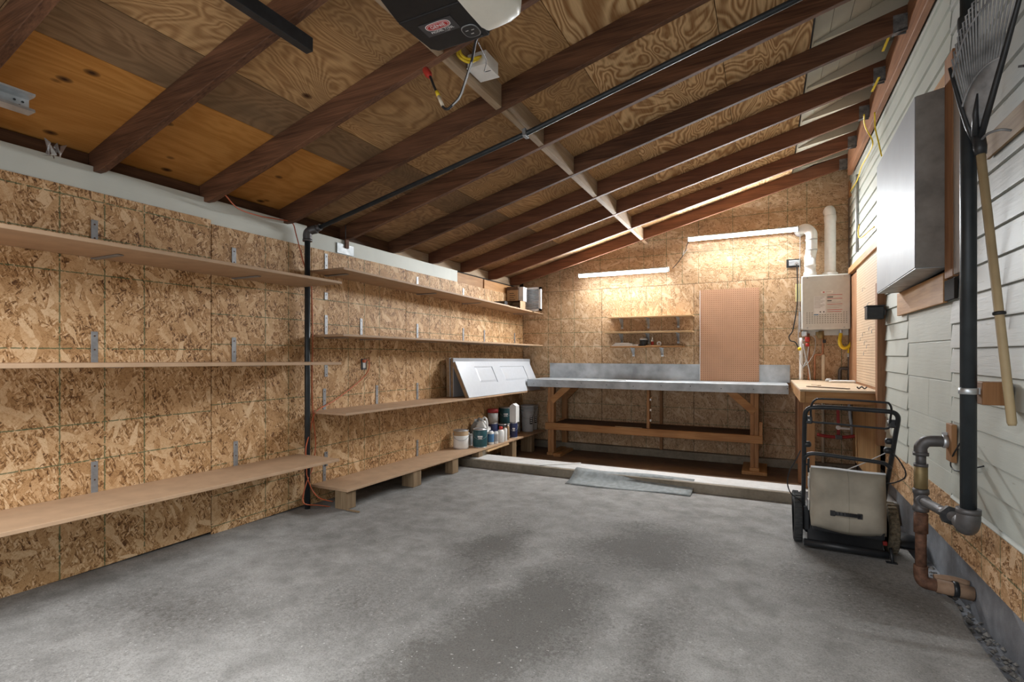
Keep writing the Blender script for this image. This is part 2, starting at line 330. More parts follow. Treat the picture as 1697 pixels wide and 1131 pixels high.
# ------------------------------------------------------------------ mesh building
class MB:
    def __init__(s): s.v = []; s.f = []; s.sm = []
    def add(s, vs, fs, smooth=False):
        k = len(s.v); s.v += [Vector(p) for p in vs]
        for f in fs: s.f.append([k + i for i in f]); s.sm.append(smooth)
        return s
    def hexa(s, p):   # 8 points: bottom ring 0-3, top ring 4-7
        return s.add(p, [(3, 2, 1, 0), (4, 5, 6, 7), (0, 1, 5, 4), (1, 2, 6, 5), (2, 3, 7, 6), (3, 0, 4, 7)])
    def box(s, x0, x1, y0, y1, z0, z1):
        return s.hexa([(x0, y0, z0), (x1, y0, z0), (x1, y1, z0), (x0, y1, z0), (x0, y0, z1), (x1, y0, z1), (x1, y1, z1), (x0, y1, z1)])
    def bar(s, a, b, wd, ht, up=(0, 0, 1)):   # a squared bar from a to b
        a, b = Vector(a), Vector(b); d = (b - a).normalized(); u = Vector(up)
        sd = d.cross(u)
        if sd.length < 1e-4: sd = d.cross(Vector((1, 0, 0)))
        sd.normalize(); u = sd.cross(d).normalized()
        q = []
        for c in (a, b):
            q += [c - sd * wd / 2 - u * ht / 2, c + sd * wd / 2 - u * ht / 2, c + sd * wd / 2 + u * ht / 2, c - sd * wd / 2 + u * ht / 2]
        return s.hexa(q)
    def tube(s, pts, r, n=10, cap=True):
        pts = [Vector(p) for p in pts]; rs = r if isinstance(r, (list, tuple)) else [r] * len(pts)
        rings = []; pu = None
        for i, p in enumerate(pts):
            t = (pts[min(i + 1, len(pts) - 1)] - pts[max(i - 1, 0)])
            t = t.normalized() if t.length > 1e-9 else Vector((0, 0, 1))
            if pu is None:
                pu = t.orthogonal().normalized()
            pu = (pu - t * pu.dot(t)); pu = pu.normalized() if pu.length > 1e-6 else t.orthogonal().normalized()
            w_ = t.cross(pu)
            rings.append([p + (pu * math.cos(2 * math.pi * k / n) + w_ * math.sin(2 * math.pi * k / n)) * rs[i] for k in range(n)])
        vs = [q for rg in rings for q in rg]; fs = []
        for i in range(len(pts) - 1):
            for k in range(n): fs.append((i * n + k, i * n + (k + 1) % n, (i + 1) * n + (k + 1) % n, (i + 1) * n + k))
        s.add(vs, fs, True)
        if cap:
            m = len(s.v) - len(vs)
            s.f.append([m + k for k in range(n)][::-1]); s.sm.append(False)
            s.f.append([m + (len(pts) - 1) * n + k for k in range(n)]); s.sm.append(False)
        return s
    def cyl(s, a, b, r, n=16): return s.tube([a, b], r, n)
    def lathe(s, prof, c, n=24, axis=(0, 0, 1), smooth=True):   # prof: (radius, height)
        a = Vector(axis).normalized(); u = a.orthogonal().normalized(); w_ = a.cross(u); c = Vector(c)
        vs = []; fs = []
        for r, h in prof:
            for k in range(n):
                t = 2 * math.pi * k / n; vs.append(c + a * h + (u * math.cos(t) + w_ * math.sin(t)) * r)
        for i in range(len(prof) - 1):
            for k in range(n): fs.append((i * n + k, i * n + (k + 1) % n, (i + 1) * n + (k + 1) % n, (i + 1) * n + k))
        s.add(vs, fs, smooth); m = len(s.v) - len(vs)
        s.f.append([m + k for k in range(n)][::-1]); s.sm.append(False)
        s.f.append([m + (len(prof) - 1) * n + k for k in range(n)]); s.sm.append(False)
        return s
    def prism(s, poly, off):   # planar polygon (3d points) pushed along off
        n = len(poly); off = Vector(off); vs = [Vector(p) for p in poly] + [Vector(p) + off for p in poly]
        fs = [tuple(range(n))[::-1], tuple(range(n, 2 * n))] + [(k, (k + 1) % n, n + (k + 1) % n, n + k) for k in range(n)]
        return s.add(vs, fs)
    def build(s, name, mat, parent=None, loc=None, bevel=0.0, seg=2, kind=None):
        if parent is not None:
            base = WORLD[parent.name]
        else: base = Vector((0, 0, 0))
        L = Vector(loc) if loc is not None else base.copy()
        me = bpy.data.meshes.new(name); me.from_pydata([tuple(p - L) for p in s.v], [], s.f); me.validate(); 
        bm = bmesh.new(); bm.from_mesh(me); bmesh.ops.recalc_face_normals(bm, faces=bm.faces); bm.to_mesh(me); bm.free()
        if len(me.polygons) == len(s.sm): me.polygons.foreach_set('use_smooth', s.sm)
        me.materials.append(mat); me.update()
        o = bpy.data.objects.new(name, me); COL.objects.link(o)
        o.location = L - base
        if parent is not None: o.parent = parent
        WORLD[o.name] = L
        if bevel > 0:
            b = o.modifiers.new('bevel', 'BEVEL'); b.width = bevel; b.segments = seg; b.limit_method = 'ANGLE'; b.angle_limit = math.radians(40)
        if kind: o['kind'] = kind
        return o
WORLD = {}
def thing(name, label, cat, loc, group=None):
    o = bpy.data.objects.new(name, None); COL.objects.link(o); o.location = loc; o.empty_display_size = 0.05
    o['label'] = label; o['category'] = cat
    if group: o['group'] = group
    WORLD[o.name] = Vector(loc); return o
def tag(o, label, cat, group=None):
    o['label'] = label; o['category'] = cat
    if group: o['group'] = group
    return o
def struct(o): o['kind'] = 'structure'; return o
def text(body, size, loc, xdir, ydir, mat, parent, name='lettering', align='CENTER'):
    cu = bpy.data.curves.new(name, 'FONT'); cu.body = body; cu.size = size; cu.align_x = align; cu.align_y = 'CENTER'; cu.extrude = 0.0004
    cu.materials.append(mat)
    o = bpy.data.objects.new(name, cu); COL.objects.link(o)
    x = Vector(xdir).normalized(); y = Vector(ydir).normalized(); z = x.cross(y)
    base = WORLD[parent.name]; M = Matrix((x, y, z)).transposed().to_4x4(); M.translation = Vector(loc) - base
    me = bpy.data.meshes.new_from_object(o); bpy.data.objects.remove(o); o = bpy.data.objects.new(name, me); COL.objects.link(o)
    o.parent = parent; o.matrix_local = M; o['kind'] = 'stuff'; WORLD[o.name] = Vector(loc); return o
def smooth_path(pts, n=6):   # Catmull-Rom
    P = [Vector(p) for p in pts]; P = [P[0] * 2 - P[1]] + P + [P[-1] * 2 - P[-2]]; out = []
    for i in range(1, len(P) - 2):
        for k in range(n):
            t = k / n; a, b, c, d = P[i - 1], P[i], P[i + 1], P[i + 2]
            out.append(0.5 * ((2 * b) + (c - a) * t + (2 * a - 5 * b + 4 * c - d) * t * t + (3 * b - a - 3 * c + d) * t ** 3))
    out.append(P[-2]); return out

XL, YB, XS = -3.305, 7.02, 0.85
YF = -1.6
# ------------------------------------------------------------------ setting: floor
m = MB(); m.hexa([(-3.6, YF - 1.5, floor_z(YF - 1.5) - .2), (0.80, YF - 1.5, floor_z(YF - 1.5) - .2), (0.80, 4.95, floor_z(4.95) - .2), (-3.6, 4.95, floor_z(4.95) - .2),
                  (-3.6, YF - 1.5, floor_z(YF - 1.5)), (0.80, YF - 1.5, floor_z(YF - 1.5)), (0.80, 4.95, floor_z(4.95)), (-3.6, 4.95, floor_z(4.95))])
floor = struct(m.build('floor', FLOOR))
# broken right edge of the slab
m = MB(); ys = [YF - 1.5 + 0.16 * k for k in range(41)]; ed = [0.815 + 0.04 * math.sin(2.1 * y) + random.uniform(-.012, .012) for y in ys]
for k in range(40):
    y0, y1 = ys[k], min(ys[k + 1], 4.95)
    m.hexa([(0.80, y0, floor_z(y0) - .2), (ed[k] + .01, y0, floor_z(y0) - .2), (ed[k + 1] + .01, y1, floor_z(y1) - .2), (0.80, y1, floor_z(y1) - .2),
            (0.80, y0, floor_z(y0)), (ed[k], y0, floor_z(y0) - .006), (ed[k + 1], y1, floor_z(y1) - .006), (0.80, y1, floor_z(y1))])
m.build('slab_edge', FLOOR, floor)
m = MB(); m.box(-3.6, 0.93, 4.97, 5.25, -0.30, 0.022)
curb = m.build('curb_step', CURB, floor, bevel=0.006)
m = MB(); m.box(-3.6, 0.93, 4.925, 4.972, -0.30, 0.0195); m.build('curb_face', CURBF, floor, bevel=0.006)  # front a darker brown than the top, its shade put into the colour
m = MB(); m.box(-3.6, 1.0, 5.25, 7.2, -0.36, -0.17); m.build('rear_floor', PIT, floor)
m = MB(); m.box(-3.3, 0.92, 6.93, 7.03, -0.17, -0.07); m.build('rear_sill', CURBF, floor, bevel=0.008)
m = MB(); m.box(0.80, 1.0, YF - 1.5, 4.93, -0.3, -0.115); m.build('drain_trench', STEM, floor)
m = MB()
for k in range(420):
    y = random.uniform(1.3, 4.85); x = random.uniform(0.83, 0.925); r = random.uniform(.006, .017); z = floor_z(y) - .115 + .045 * (1 if x > .87 else .4) + random.uniform(-.02, .01)
    vs = [Vector((x, y, z)) + Vector(d) * r * random.uniform(.7, 1.3) for d in ((1, 0, 0), (0, 1, 0), (-1, 0, 0), (0, -1, 0), (0, 0, .8), (0, 0, -.8))]
    m.add(vs, [(0, 1, 4), (1, 2, 4), (2, 3, 4), (3, 0, 4), (1, 0, 5), (2, 1, 5), (3, 2, 5), (0, 3, 5)])
m.build('gravel', GRAVEL, floor, kind='stuff')
# ------------------------------------------------------------------ setting: left wall
m = MB(); m.box(-3.55, -3.345, YF - .2, 7.15, -0.36, 2.205); wl = struct(m.build('wall_left', DARKGAP))
P = [(-1.52, -0.30, 0.01, 2.092), (-0.295, 0.925, 0.01, 2.092), (0.931, 2.150, 0.01, 2.092), (2.156, 2.985, -0.36, 2.066), (2.990, 4.202, -0.38, 2.066), (4.207, 5.424, -0.40, 2.062), (5.429, 6.644, -0.40, 2.058), (6.649, 7.015, -0.40, 2.055)]
for (y0, y1, z0, z1) in P:
    zb = floor_z((y0 + y1) / 2) + 0.006 if y0 < 4.9 else -0.165
    m = MB(); m.box(-3.318, XL, y0, y1, zb, z1)
    m.build('osb_panel', OSB_L, wl, loc=(XL, y0, z0), bevel=0.0012, seg=1)
for (y0, y1, x, mm) in ((YF, 2.96, -3.322, WHITEB), (2.962, 5.205, -3.322, WHITEB), (5.207, 5.83, -3.326, FIRY), (5.845, 6.72, -3.314, FIRY)):
    m = MB(); m.box(-3.345, x, y0, y1, 1.98, 2.232 - .0095 * y0 * .8 - .008); m.build('plate_board', mm, wl, bevel=0.003)
m = MB(); m.box(-3.35, -3.30, 6.72, 6.80, 1.9, 2.16); m.build('plate_end_block', BLOCK_D, wl, bevel=.003)
# ------------------------------------------------------------------ setting: back wall
m = MB(); m.box(-3.55, 1.05, 7.035, 7.2, -0.36, 4.0); wb = struct(m.build('wall_back', DARKGAP))
def zr(x): return 2.2 + 0.2635 * (x + 3.27)      # underside of the rafters
for (x0, x1, o) in ((-3.303, -2.079, -3.30), (-2.074, -0.848, -2.07), (-0.843, 0.373, -0.845), (0.378, 0.915, 0.375)):
    m = MB(); m.box(x0, x1, YB, 7.033, -0.07 if x0 < .3 else -.17, 2.116); m.build('osb_panel', OSB_B, wb, loc=(o, YB, -0.32), bevel=.0012, seg=1)
for (x0, x1, o) in ((-3.30, -1.365, -3.32), (-1.36, 0.915, -1.60)):
    m = MB(); m.prism([(x0, YB, 2.121), (x1, YB, 2.121), (x1, YB, zr(x1) + .14), (x0, YB, zr(x0) + .14)], (0, .013, 0)); m.build('osb_panel', OSB_F, wb, loc=(o, YB, 2.121), bevel=.0012, seg=1)
# ------------------------------------------------------------------ setting: right wall, lap siding on a stem wall
m = MB(); m.box(0.93, 1.12, YF - .2, 7.15, -0.36, 0.215); wr = struct(m.build('wall_right', STEM))
m = MB(); m.box(XS + .035, 1.12, YF - .2, 7.15, 0.21, 4.0); m.build('sheathing', DARKGAP, wr)
for (y0, y1) in ((YF, -.3), (-.297, 2.14), (2.143, 4.56), (4.563, 5.0)):
    m = MB(); m.box(XS + .004, XS + .034, y0, y1, 0.205, 0.462); m.build('osb_panel', OSB_S, wr, loc=(XS, y0, .205 - .3))
def plank(y0, y1, z0, z1, mat, lap=0.010):
    y0 += .0015; y1 -= .0015
    b = .0035
    pts = [(XS + .034, z0), (XS - lap + .010, z0), (XS - lap + .010, z0 + b), (XS + .010, z1 - .008), (XS + .016, z1 + .001), (XS + .034, z1 + .001)]
    m = MB(); m.prism([(x, y0, z) for x, z in pts], (0, y1 - y0, 0)); m.build('plank', mat, wr)
e = 0.1216; k0 = -6
for k in range(-6, 17):                      # far run
    z = 1.186 + e * k
    if z > 3.2: break
    plank(4.285 if z < 1.62 else 3.38, 5.06 if z < 2.05 else 6.98, max(z, .458), z + e, SIDING)
e = 0.1243
for k in range(-7, 16):                      # near run
    z = 1.2305 + e * k
    if z > 3.15: break
    plank(YF, 2.2, max(z, .458), z + e, SIDING if z < 1.0 else SIDING_W); plank(2.2, 3.375, max(z, .458), z + e, SIDING if z < 1.0 else SIDING_W)
for (z0, z1, y0, y1) in ((.458, .585, 3.38, 4.28), (.585, .71, 3.38, 4.28), (.71, .835, 3.38, 4.28), (.835, 1.06, 3.38, 3.80), (.835, 1.06, 3.80, 4.28), (1.06, 1.275, 3.38, 4.28), (1.275, 1.475, 3.38, 4.28), (1.475, 1.63, 3.38, 4.28)):
    plank(y0, y1, z0, z1, SIDING, .004)      # the filled-in opening
m = MB(); m.box(.80, .84, 0.0, 6.68, 3.165, 3.42); LEDG = m_wood('ledger_wood', 1, (0.20, 0.085, 0.04), (0.42, 0.21, 0.11), 0.6, 1.0, .1)
tr = struct(m.build('trim_1', LEDG, bevel=.004))     # ledger that carries the rafters
m = MB(); m.box(.80, .865, 5.00, 5.085, .46, 1.78); m2 = struct(m.build('trim_2', TRIMZ, bevel=.004))
m = MB(); m.box(.845, .915, 6.93, 7.015, 0.9, 3.12); struct(m.build('trim_3', GREYWOOD, bevel=.004))
m = MB(); m.box(.835, .905, 6.86, 6.93, 2.98, 3.16); m.build('cripple_block', FIRZ, WORLD and bpy.data.objects['trim_3'], bevel=.003)
# pale pegboard and plywood skirt on the same wall
def pegboard(name, org, du, dv, nrm, nu, nv, pitch, mat, parent=None, thick=.006):
    org, du, dv, nrm = map(Vector, (org, du, dv, nrm))
    m = MB(); U = du * (nu * pitch); V = dv * (nv * pitch)
    m.hexa([org, org + U, org + U + nrm * -thick, org + nrm * -thick, org + V, org + U + V, org + U + V + nrm * -thick, org + V + nrm * -thick])
    h = MB()
    for i in range(nu):
        for j in range(nv):
            c = org + du * ((i + .5) * pitch) + dv * ((j + .5) * pitch) + nrm * .0006; r = .0042
            h.add([c + du * r * math.cos(t * math.pi / 3) + dv * r * math.sin(t * math.pi / 3) for t in range(6)], [tuple(range(6))])
    return m, h
m, h = pegboard('pegboard', (.838, 5.09, .915), (0, 1, 0), (0, 0, 1), (-1, 0, 0), 49, 46, .0254, PEGL)
pg = tag(m.build('pegboard', PEGL), 'tall pale pegboard on right wall with bent wire hooks', 'pegboard')
h.build('peg_holes', HOLE, pg, kind='stuff')
m = MB(); m.box(.845, .875, 5.09, 6.93, .88, 2.06); m.build('backing_stud', TRIMZ, pg)
m = MB(); m.box(.815, .86, 5.10, 6.75, 2.085, 2.15); m.build('head_rail', FIRY, pg, bevel=.003)
for (u, v) in ((1434, 478), (1443, 502), (1434, 552), (1437, 566), (1441, 572), (1445, 542), (1450, 546), (1430, 560), (1436, 583), (1440, 512)):
    p = at(u, v, X=.832); m = MB(); m.tube(smooth_path([p, p + Vector((-.02, 0, 0)), p + Vector((-.024, -.0, -.03)), p + Vector((-.03, -.05, -.03)), p + Vector((-.03, -.05, -.01))], 3), .0016, 6); m.build('wire_hook', STEEL, pg)
m = MB(); m.box(.812, .836, 5.09, 6.4, .10, .80); m.build('plywood_skirt', PANELW, wr)
# ------------------------------------------------------------------ setting: front wall with the open garage door
m = MB(); m.box(-3.55, -3.1, YF - .15, YF, -.1, 3.4); m.box(.5, 1.1, YF - .15, YF, -.1, 3.6); m.box(-3.1, .5, YF - .15, YF, 2.15, 3.5); struct(m.build('wall_front', OSB_B))
# ------------------------------------------------------------------ setting: roof deck, rafters, blocking
def zd(x): return zr(x) + .146
def slab(x0, x1, y0, y1, z=lambda x: zd(x), th=.015):
    m = MB(); m.hexa([(x0, y0, z(x0)), (x1, y0, z(x1)), (x1, y1, z(x1)), (x0, y1, z(x0)), (x0, y0, z(x0) + th), (x1, y0, z(x1) + th), (x1, y1, z(x1) + th), (x0, y1, z(x0) + th)]); return m
ceil = struct(slab(-3.7, .27, YF - .2, 7.2, lambda x: zd(x) + .03, .05).build('ceiling', DARKGAP))
for (x0, x1, mt, sh) in ((-3.55, -2.652, None, 0.0), (-2.648, -2.348, PLY_GREY, .6), (-2.344, -.998, PLY_OLD, 0.0), (-.994, -.258, PLY_MID, .62), (-.254, .262, PLY_MID, 0.0)):
    ys = [YF - .2] + [y + sh for y in (.275, 2.75, 5.36)] + [7.03]
    for a, b in zip(ys, ys[1:]):
        if b - a < .05: continue
        slab(x0, x1, a + .0015, b - .0015).build('plywood_sheet', mt or (PLY_NEW if a < 2.7 else PLY_STREAK), ceil, loc=(x0, a, zd(x0)))
RY = [-1.0, -.36, .26, .88, 1.494, 2.113, 2.735, 3.36, 4.01, 4.68, 5.345, 6.04, 6.70]
HANGM = m_plain('weathered_hanger', (0.17, 0.17, 0.165), 0.6, 0.5, 0.5, 30)
def rafter(y, mt):
    x0, x1 = -3.47, .80
    poly = [(-3.235, y, zr(-3.235)), (x1, y, zr(x1)), (x1, y, zd(x1) - .002), (x0, y, zd(x0) - .002), (x0, y, 2.209 - .002), (-3.235 - .03, y, 2.209 - .004)]
    m = MB(); m.prism(poly, (0, .038, 0)); r = m.build('rafter', mt, ceil, loc=(0, y, 2.5), bevel=.0025, seg=1)
    if y > 2:
        h = MB(); h.box(.725, .802, y - .003, y - .001, zr(.76) - .01, zr(.76) + .10); h.box(.725, .802, y + .039, y + .041, zr(.76) - .01, zr(.76) + .10)
        h.hexa([(.725, y - .003, zr(.725) - .006), (.802, y - .003, zr(.802) - .006), (.802, y + .041, zr(.802) - .006), (.725, y + .041, zr(.725) - .006), (.725, y - .003, zr(.725) - .001), (.802, y - .003, zr(.802) - .001), (.802, y + .041, zr(.802) - .001), (.725, y + .041, zr(.725) - .001)])
        h.build('joist_hanger', HANGM, r)
for k, y in enumerate(RY): rafter(y, RAFT if y < 4.5 else RAFT_N)
for a, b in zip(RY, RY[1:] + [7.03]):         # frieze blocks on the left plate and the pale bridging row
    m = MB(); m.box(-3.405, -3.365, a + .04, b - .002, 2.2, zd(-3.385) - .004); m.build('frieze_block', BLOCK_D if a < 3.9 else BLOCK, ceil, bevel=.002)
    if b > 6.9: b = 7.0
    dx = random.uniform(-.008, .008)
    m = MB(); m.prism([(-1.462 + dx, a + .039, zr(-1.462) + .003), (-1.424 + dx, a + .039, zr(-1.424) + .003), (-1.424 + dx, a + .039, zd(-1.424) - .003), (-1.462 + dx, a + .039, zd(-1.462) - .003)], (0, b - a - .040, 0))
    m.build('bridging_block', BLOCK, ceil, bevel=.002)
# old eave over the right wall: white boards and white rafter tails
def ze(x): return 3.355 + .42 * (x - .27)
xs = [.275, .39, .505, .62, .735, .85, .95]
slab(.24, 1.1, YF - .2, 7.2, lambda x: ze(x) + .03, .04).build('roof_cover', DARKGAP, ceil)
for a, b in zip(xs, xs[1:]): slab(a + .0015, b - .0015, YF, 7.03, ze, .02).build('soffit_board', SOFFIT, ceil)
for y in RY[3:]:
    m = MB(); m.prism([(.30, y + .10, ze(.30) - .012), (.85, y + .10, ze(.85) - .14), (.85, y + .10, ze(.85) - .002), (.30, y + .10, ze(.30) - .002)], (0, .04, 0)); m.build('rafter_tail', SOFFIT, ceil)
m = MB(); m.cyl((.266, YF, 3.283), (.266, 7.0, 3.283), .008, 8); m.build('drip_edge', BLACKM, ceil)
for (p, q) in (((1477, 52), (1463, 85)), ((1457, 128), (1445, 152))):
    a = at(p[0], p[1], X=.72); b = at(q[0], q[1], X=.70); m = MB(); m.bar(a, b, .014, .004); m.build('yellow_ribbon', YELLOW, ceil)

# ------------------------------------------------------------------ long wall shelves on the left wall
def strap(parent, y, z, up, down=0.0, depth=.30, zt=None, col=None):
    """steel L strap: an upright leg on the wall from z-down to z+up, a flat leg under the board"""
    m = MB(); X = XL
    if depth:
        q = [(X, z + up), (X + .005, z + up), (X + .005, z - .0225), (X + depth, z - .0225), (X + depth, z - .027), (X, z - .027)]
        m.prism([(a, y - .016, b) for a, b in q], (0, .032, 0))
    else: m.box(X, X + .005, y - .017, y + .017, z - down, z + up)
    o = m.build('bracket', STEEL, parent, bevel=.001, seg=1)
    zs_ = [z + up - .025 - .075 * k for k in range(4) if z + up - .025 - .075 * k > z + .02] + [z - .05 - .06 * k for k in range(4) if z - .05 - .06 * k > z - down + .015]
    for zz in zs_: h = MB(); h.cyl((X + .0052, y, zz), (X + .0058, y, zz), .0048, 8); h.build('screw_hole', HOLE, o)
def shelf(name, label, y0, y1, xf, z0, z1, th, joint=None, group='long wall shelves', y0f=None):
    """board whose top runs from z0 at y0 to z1 at y1, front edge at xf"""
    t = thing(name, label, 'shelf', (XL, y0, z0 - th), group)
    def zt(y): return z0 + (z1 - z0) * (y - y0) / (y1 - y0)
    segs = [(y0, y1, 0)] if joint is None else [(y0, joint, 0), (joint + .002, y1, .012)]
    for a, b, dx in segs:
        af = (y0f if (y0f is not None and a == y0) else a)
        m = MB(); x1 = xf - dx
        bot = [(XL + .002, a, zt(a) - th), (x1, af, zt(af) - th), (x1, b, zt(b) - th), (XL + .002, b, zt(b) - th)]
        m.hexa(bot + [(x, y, z + th) for x, y, z in bot]); m.build('board', MDF, t, bevel=.0025)
    return t, zt
t, zt = shelf('wall_shelf', 'top left tan board shelf, nearest to the camera under the pale beam', -.6, 2.87, -2.855, 1.746, 1.746, .02)
for y in (-.1, .7, 1.491, 2.312): strap(t, y, 1.746, .19, 0, .26)
strap(t, 3.14, 1.746, -.03, .09, 0)
t, zt = shelf('wall_shelf', 'middle left tan board shelf seen edge on at eye level', -.6, 2.87, -2.86, 1.176, 1.139, .021)
for y in (-.1, .7, 1.491, 2.312): strap(t, y, zt(y), .17, 0, .26)
strap(t, 3.14, zt(2.87), -.03, .13, 0)
t, zt = shelf('wall_shelf', 'lowest left tan board shelf close above the concrete floor', -.6, 2.86, -2.87, .480, .413, .02, y0f=2.80 if False else None)
for y in (-.1, .7, 1.491, 2.325): strap(t, y, zt(y), .17, 0, .26)
strap(t, 3.14, .42, -.04, .16, 0)
t, zt = shelf('wall_shelf', 'top far tan board shelf ending at the furnace filter', 2.985, 7.0, -2.952, 1.879, 1.802, .018, 5.86)
for y in (3.14, 4.391, 5.305, 6.70): strap(t, y, zt(y), .165, 0, .24)
t2, zt2 = shelf('wall_shelf', 'middle far tan board shelf, thin and empty above the white doors', 2.985, 7.0, -2.955, 1.357, 1.334, .018, 5.86)
for y in (3.14, 3.555, 4.391, 5.305, 5.825, 6.721): strap(t2, y, zt2(y), .17, 0, .24)
t3, zt3 = shelf('wall_shelf', 'far tan board shelf that carries the two white doors', 2.97, 6.98, -2.915, .738, .684, .018, 5.62)
for y in (3.122, 3.764, 4.391): strap(t3, y, zt3(y), .175, 0, .24)
t4, zt4 = shelf('low_shelf', 'lowest far tan board shelf on wood blocks under the paint cans', 2.985, 6.98, -2.915, .142, .080, .02, None)
for y in (3.122, 4.391): strap(t4, y, zt4(y), .17 if y > 4 else .15, 0, .24)
for (x0, x1, y0, y1, mt) in ((-3.05, -2.935, 2.99, 3.10, BLKWOOD), (-3.06, -2.925, 3.83, 3.95, BLKWOOD), (-3.02, -2.925, 4.49, 4.60, BLKWOOD), (-3.02, -2.925, 5.03, 5.12, BLKWOOD), (-3.0, -2.93, 5.13, 5.22, CURBF), (-3.1, -2.93, 5.9, 6.02, BLKWOOD), (-3.1, -2.93, 6.5, 6.6, BLKWOOD)):
    z0 = floor_z(y0) + .001 if y0 < 4.9 else (.0225 if y0 < 5.25 else -.169)
    m = MB(); m.box(x0, x1, y0, y1, z0, zt4(y0) - .0215); m.build('support_block', mt, t4, bevel=.003)
m = MB(); m.box(-2.98, -2.90, 5.20, 5.75, zt4(5.5) - .045, zt4(5.5) - .026); m.build('cleat', PINEX, t4, bevel=.002)
m = MB(); m.box(-2.93, -2.80, 2.985, 3.0, floor_z(2.99) + .001, floor_z(2.99) + .012); tag(m.build('wood_scrap', BLKWOOD, bevel=.002), 'flat dark scrap of wood on the floor at the first shelf block', 'scrap')

# ------------------------------------------------------------------ steel pipe down the left wall and across the rafters
m = MB(); px, py = -3.235, 2.885
m.tube([(px, py, floor_z(py) - .0), (px, py, 2.12)], .0215, 14)
tp = thing('gas_pipe', 'long black steel pipe rising up the left wall and across under the rafters', 'pipe', (px, py, floor_z(py)))
m.build('riser', PIPEBLK, tp)
e1 = MB(); e1.tube(smooth_path([(px, py, 2.10), (px, py, 2.145), (px + .012, py + .012, 2.17), (px + .06, py + .04, 2.186)], 4), .033, 14); e1.lathe([(.036, 0), (.036, .02)], (px, py, 2.085), 14)
e1.build('elbow', IRON, tp)
m = MB(); a = Vector((px + .05, py + .035, 2.184)); pts = [a]
for x, y in ((-1.43, 3.075), (.10, 3.09), (.74, 3.10)): pts.append(Vector((x, y, zr(x) - .024)))
m.tube(pts, .017, 12); m.build('ceiling_run', PIPEBLK, tp)
m = MB(); m.tube([a, a + (pts[1] - a).normalized() * .05], .026, 12); m.build('collar', IRON, tp)
m = MB(); c = pts[1]; m.box(c.x - .012, c.x + .012, c.y - .03, c.y + .03, c.z - .024, c.z + .03); m.build('pipe_strap', STEEL, tp, bevel=.004)

# orange cord
def LW(u, v, off=.0): return at(u, v, X=XL + .012 + off)
pts = [at(373, 323, X=-3.15), at(395, 346, X=-3.2), at(430, 358, X=-3.24), at(462, 364, X=-3.27), at(484, 369.5, X=-3.285), at(491, 390, X=-3.285), at(502, 432, X=-3.27), at(509, 455, X=-3.225), at(516, 475, X=-3.225), at(518, 560, X=-3.24), at(517, 640, X=-3.25), at(519, 690, X=-3.26), at(523, 735, X=-3.26), at(518, 775, X=-3.25), at(508, 800, X=-3.2), at(502, 825, X=-3.18), at(506, 836, X=-3.16), at(530, 838, X=-3.14), at(552, 841, X=-3.12)]
co = thing('extension_cord', 'thin orange extension cord hanging beside the black pipe on the left wall', 'cord', at(517, 838, X=-3.15))
m = MB(); m.tube(smooth_path(pts, 6), .0042, 8); m.build('cord_main', ORANGE, co)
pts = [LW(602, 597, .02), at(611, 598, X=-3.27), at(611, 612, X=-3.275), at(602, 626, X=-3.285), at(580, 645, X=-3.28), at(553, 665, X=-3.27), at(528, 679, X=-3.25), at(519, 692, X=-3.24), at(512, 722, X=-3.22), at(507, 745, X=-3.2), at(508, 780, X=-3.2), at(509, 790, X=-3.2), at(517, 812, X=-3.2), at(530, 826, X=-3.14), at(552, 832, X=-3.1)]
m = MB(); m.tube(smooth_path(pts, 6), .0042, 8); m.build('cord_branch', ORANGE, co)
m = MB(); p = LW(602, 599, .012); m.cyl(p, p + Vector((.025, 0, 0)), .014, 10); m.build('plug', ORANGE, co, bevel=.002)
# outlet
p = LW(602.5, 604, -.012); ou = thing('wall_outlet', 'open electric outlet box without cover plate on the left wall', 'outlet', p)
m = MB(); m.box(p.x, p.x + .004, p.y - .036, p.y + .036, p.z - .05, p.z + .05); m.build('box_opening', BLACK, ou)
m = MB(); m.box(p.x + .003, p.x + .012, p.y - .016, p.y + .016, p.z - .035, p.z + .035); m.build('receptacle', WHITEP, ou, bevel=.003)
for s in (-1, 1):
    m = MB(); m.bar((p.x + .006, p.y - .016, p.z + s * .048), (p.x + .006, p.y + .016, p.z + s * .036), .004, .006, (1, 0, 0)); m.bar((p.x + .006, p.y + .016, p.z + s * .048), (p.x + .006, p.y - .016, p.z + s * .036), .004, .006, (1, 0, 0)); m.build('mounting_ear', STEEL, ou)
# hinge plate on the white beam and crumpled clear wrap
p = at(572, 412, X=-3.318); hg = thing('gate_hinge', 'steel strap hinge plate screwed to the pale beam beside the pipe', 'hinge', p)
m = MB(); m.box(p.x, p.x + .006, p.y - .10, p.y + .10, p.z - .055, p.z + .035); m.build('plate', GALVD, hg, bevel=.002)
m = MB(); m.box(p.x + .002, p.x + .02, p.y - .012, p.y + .028, p.z + .0, p.z + .10); m.build('knuckle', RUST, hg, bevel=.003)
m = MB(); m.cyl((p.x + .018, p.y - .01, p.z + .08), (p.x + .018, p.y - .012, p.z + .20), .006, 8); m.build('pin', IRON, hg)
m = MB(); p = at(85, 258, X=-3.30); rr = random.Random(3)
for k in range(7):
    a0 = k * .9; q = p + Vector((rr.uniform(-.02, .03), rr.uniform(-.04, .04), 0))
    m.add([q, q + Vector((.02, rr.uniform(-.05, .05), rr.uniform(.03, .07))), q + Vector((.03, rr.uniform(-.05, .05), rr.uniform(.0, .06))), q + Vector((.0, rr.uniform(-.05, .05), -.01))], [(0, 1, 2), (0, 2, 3)])
tag(m.build('plastic_wrap', CLEAR), 'crumpled clear plastic wrap stuck on top of the pale beam', 'wrap')

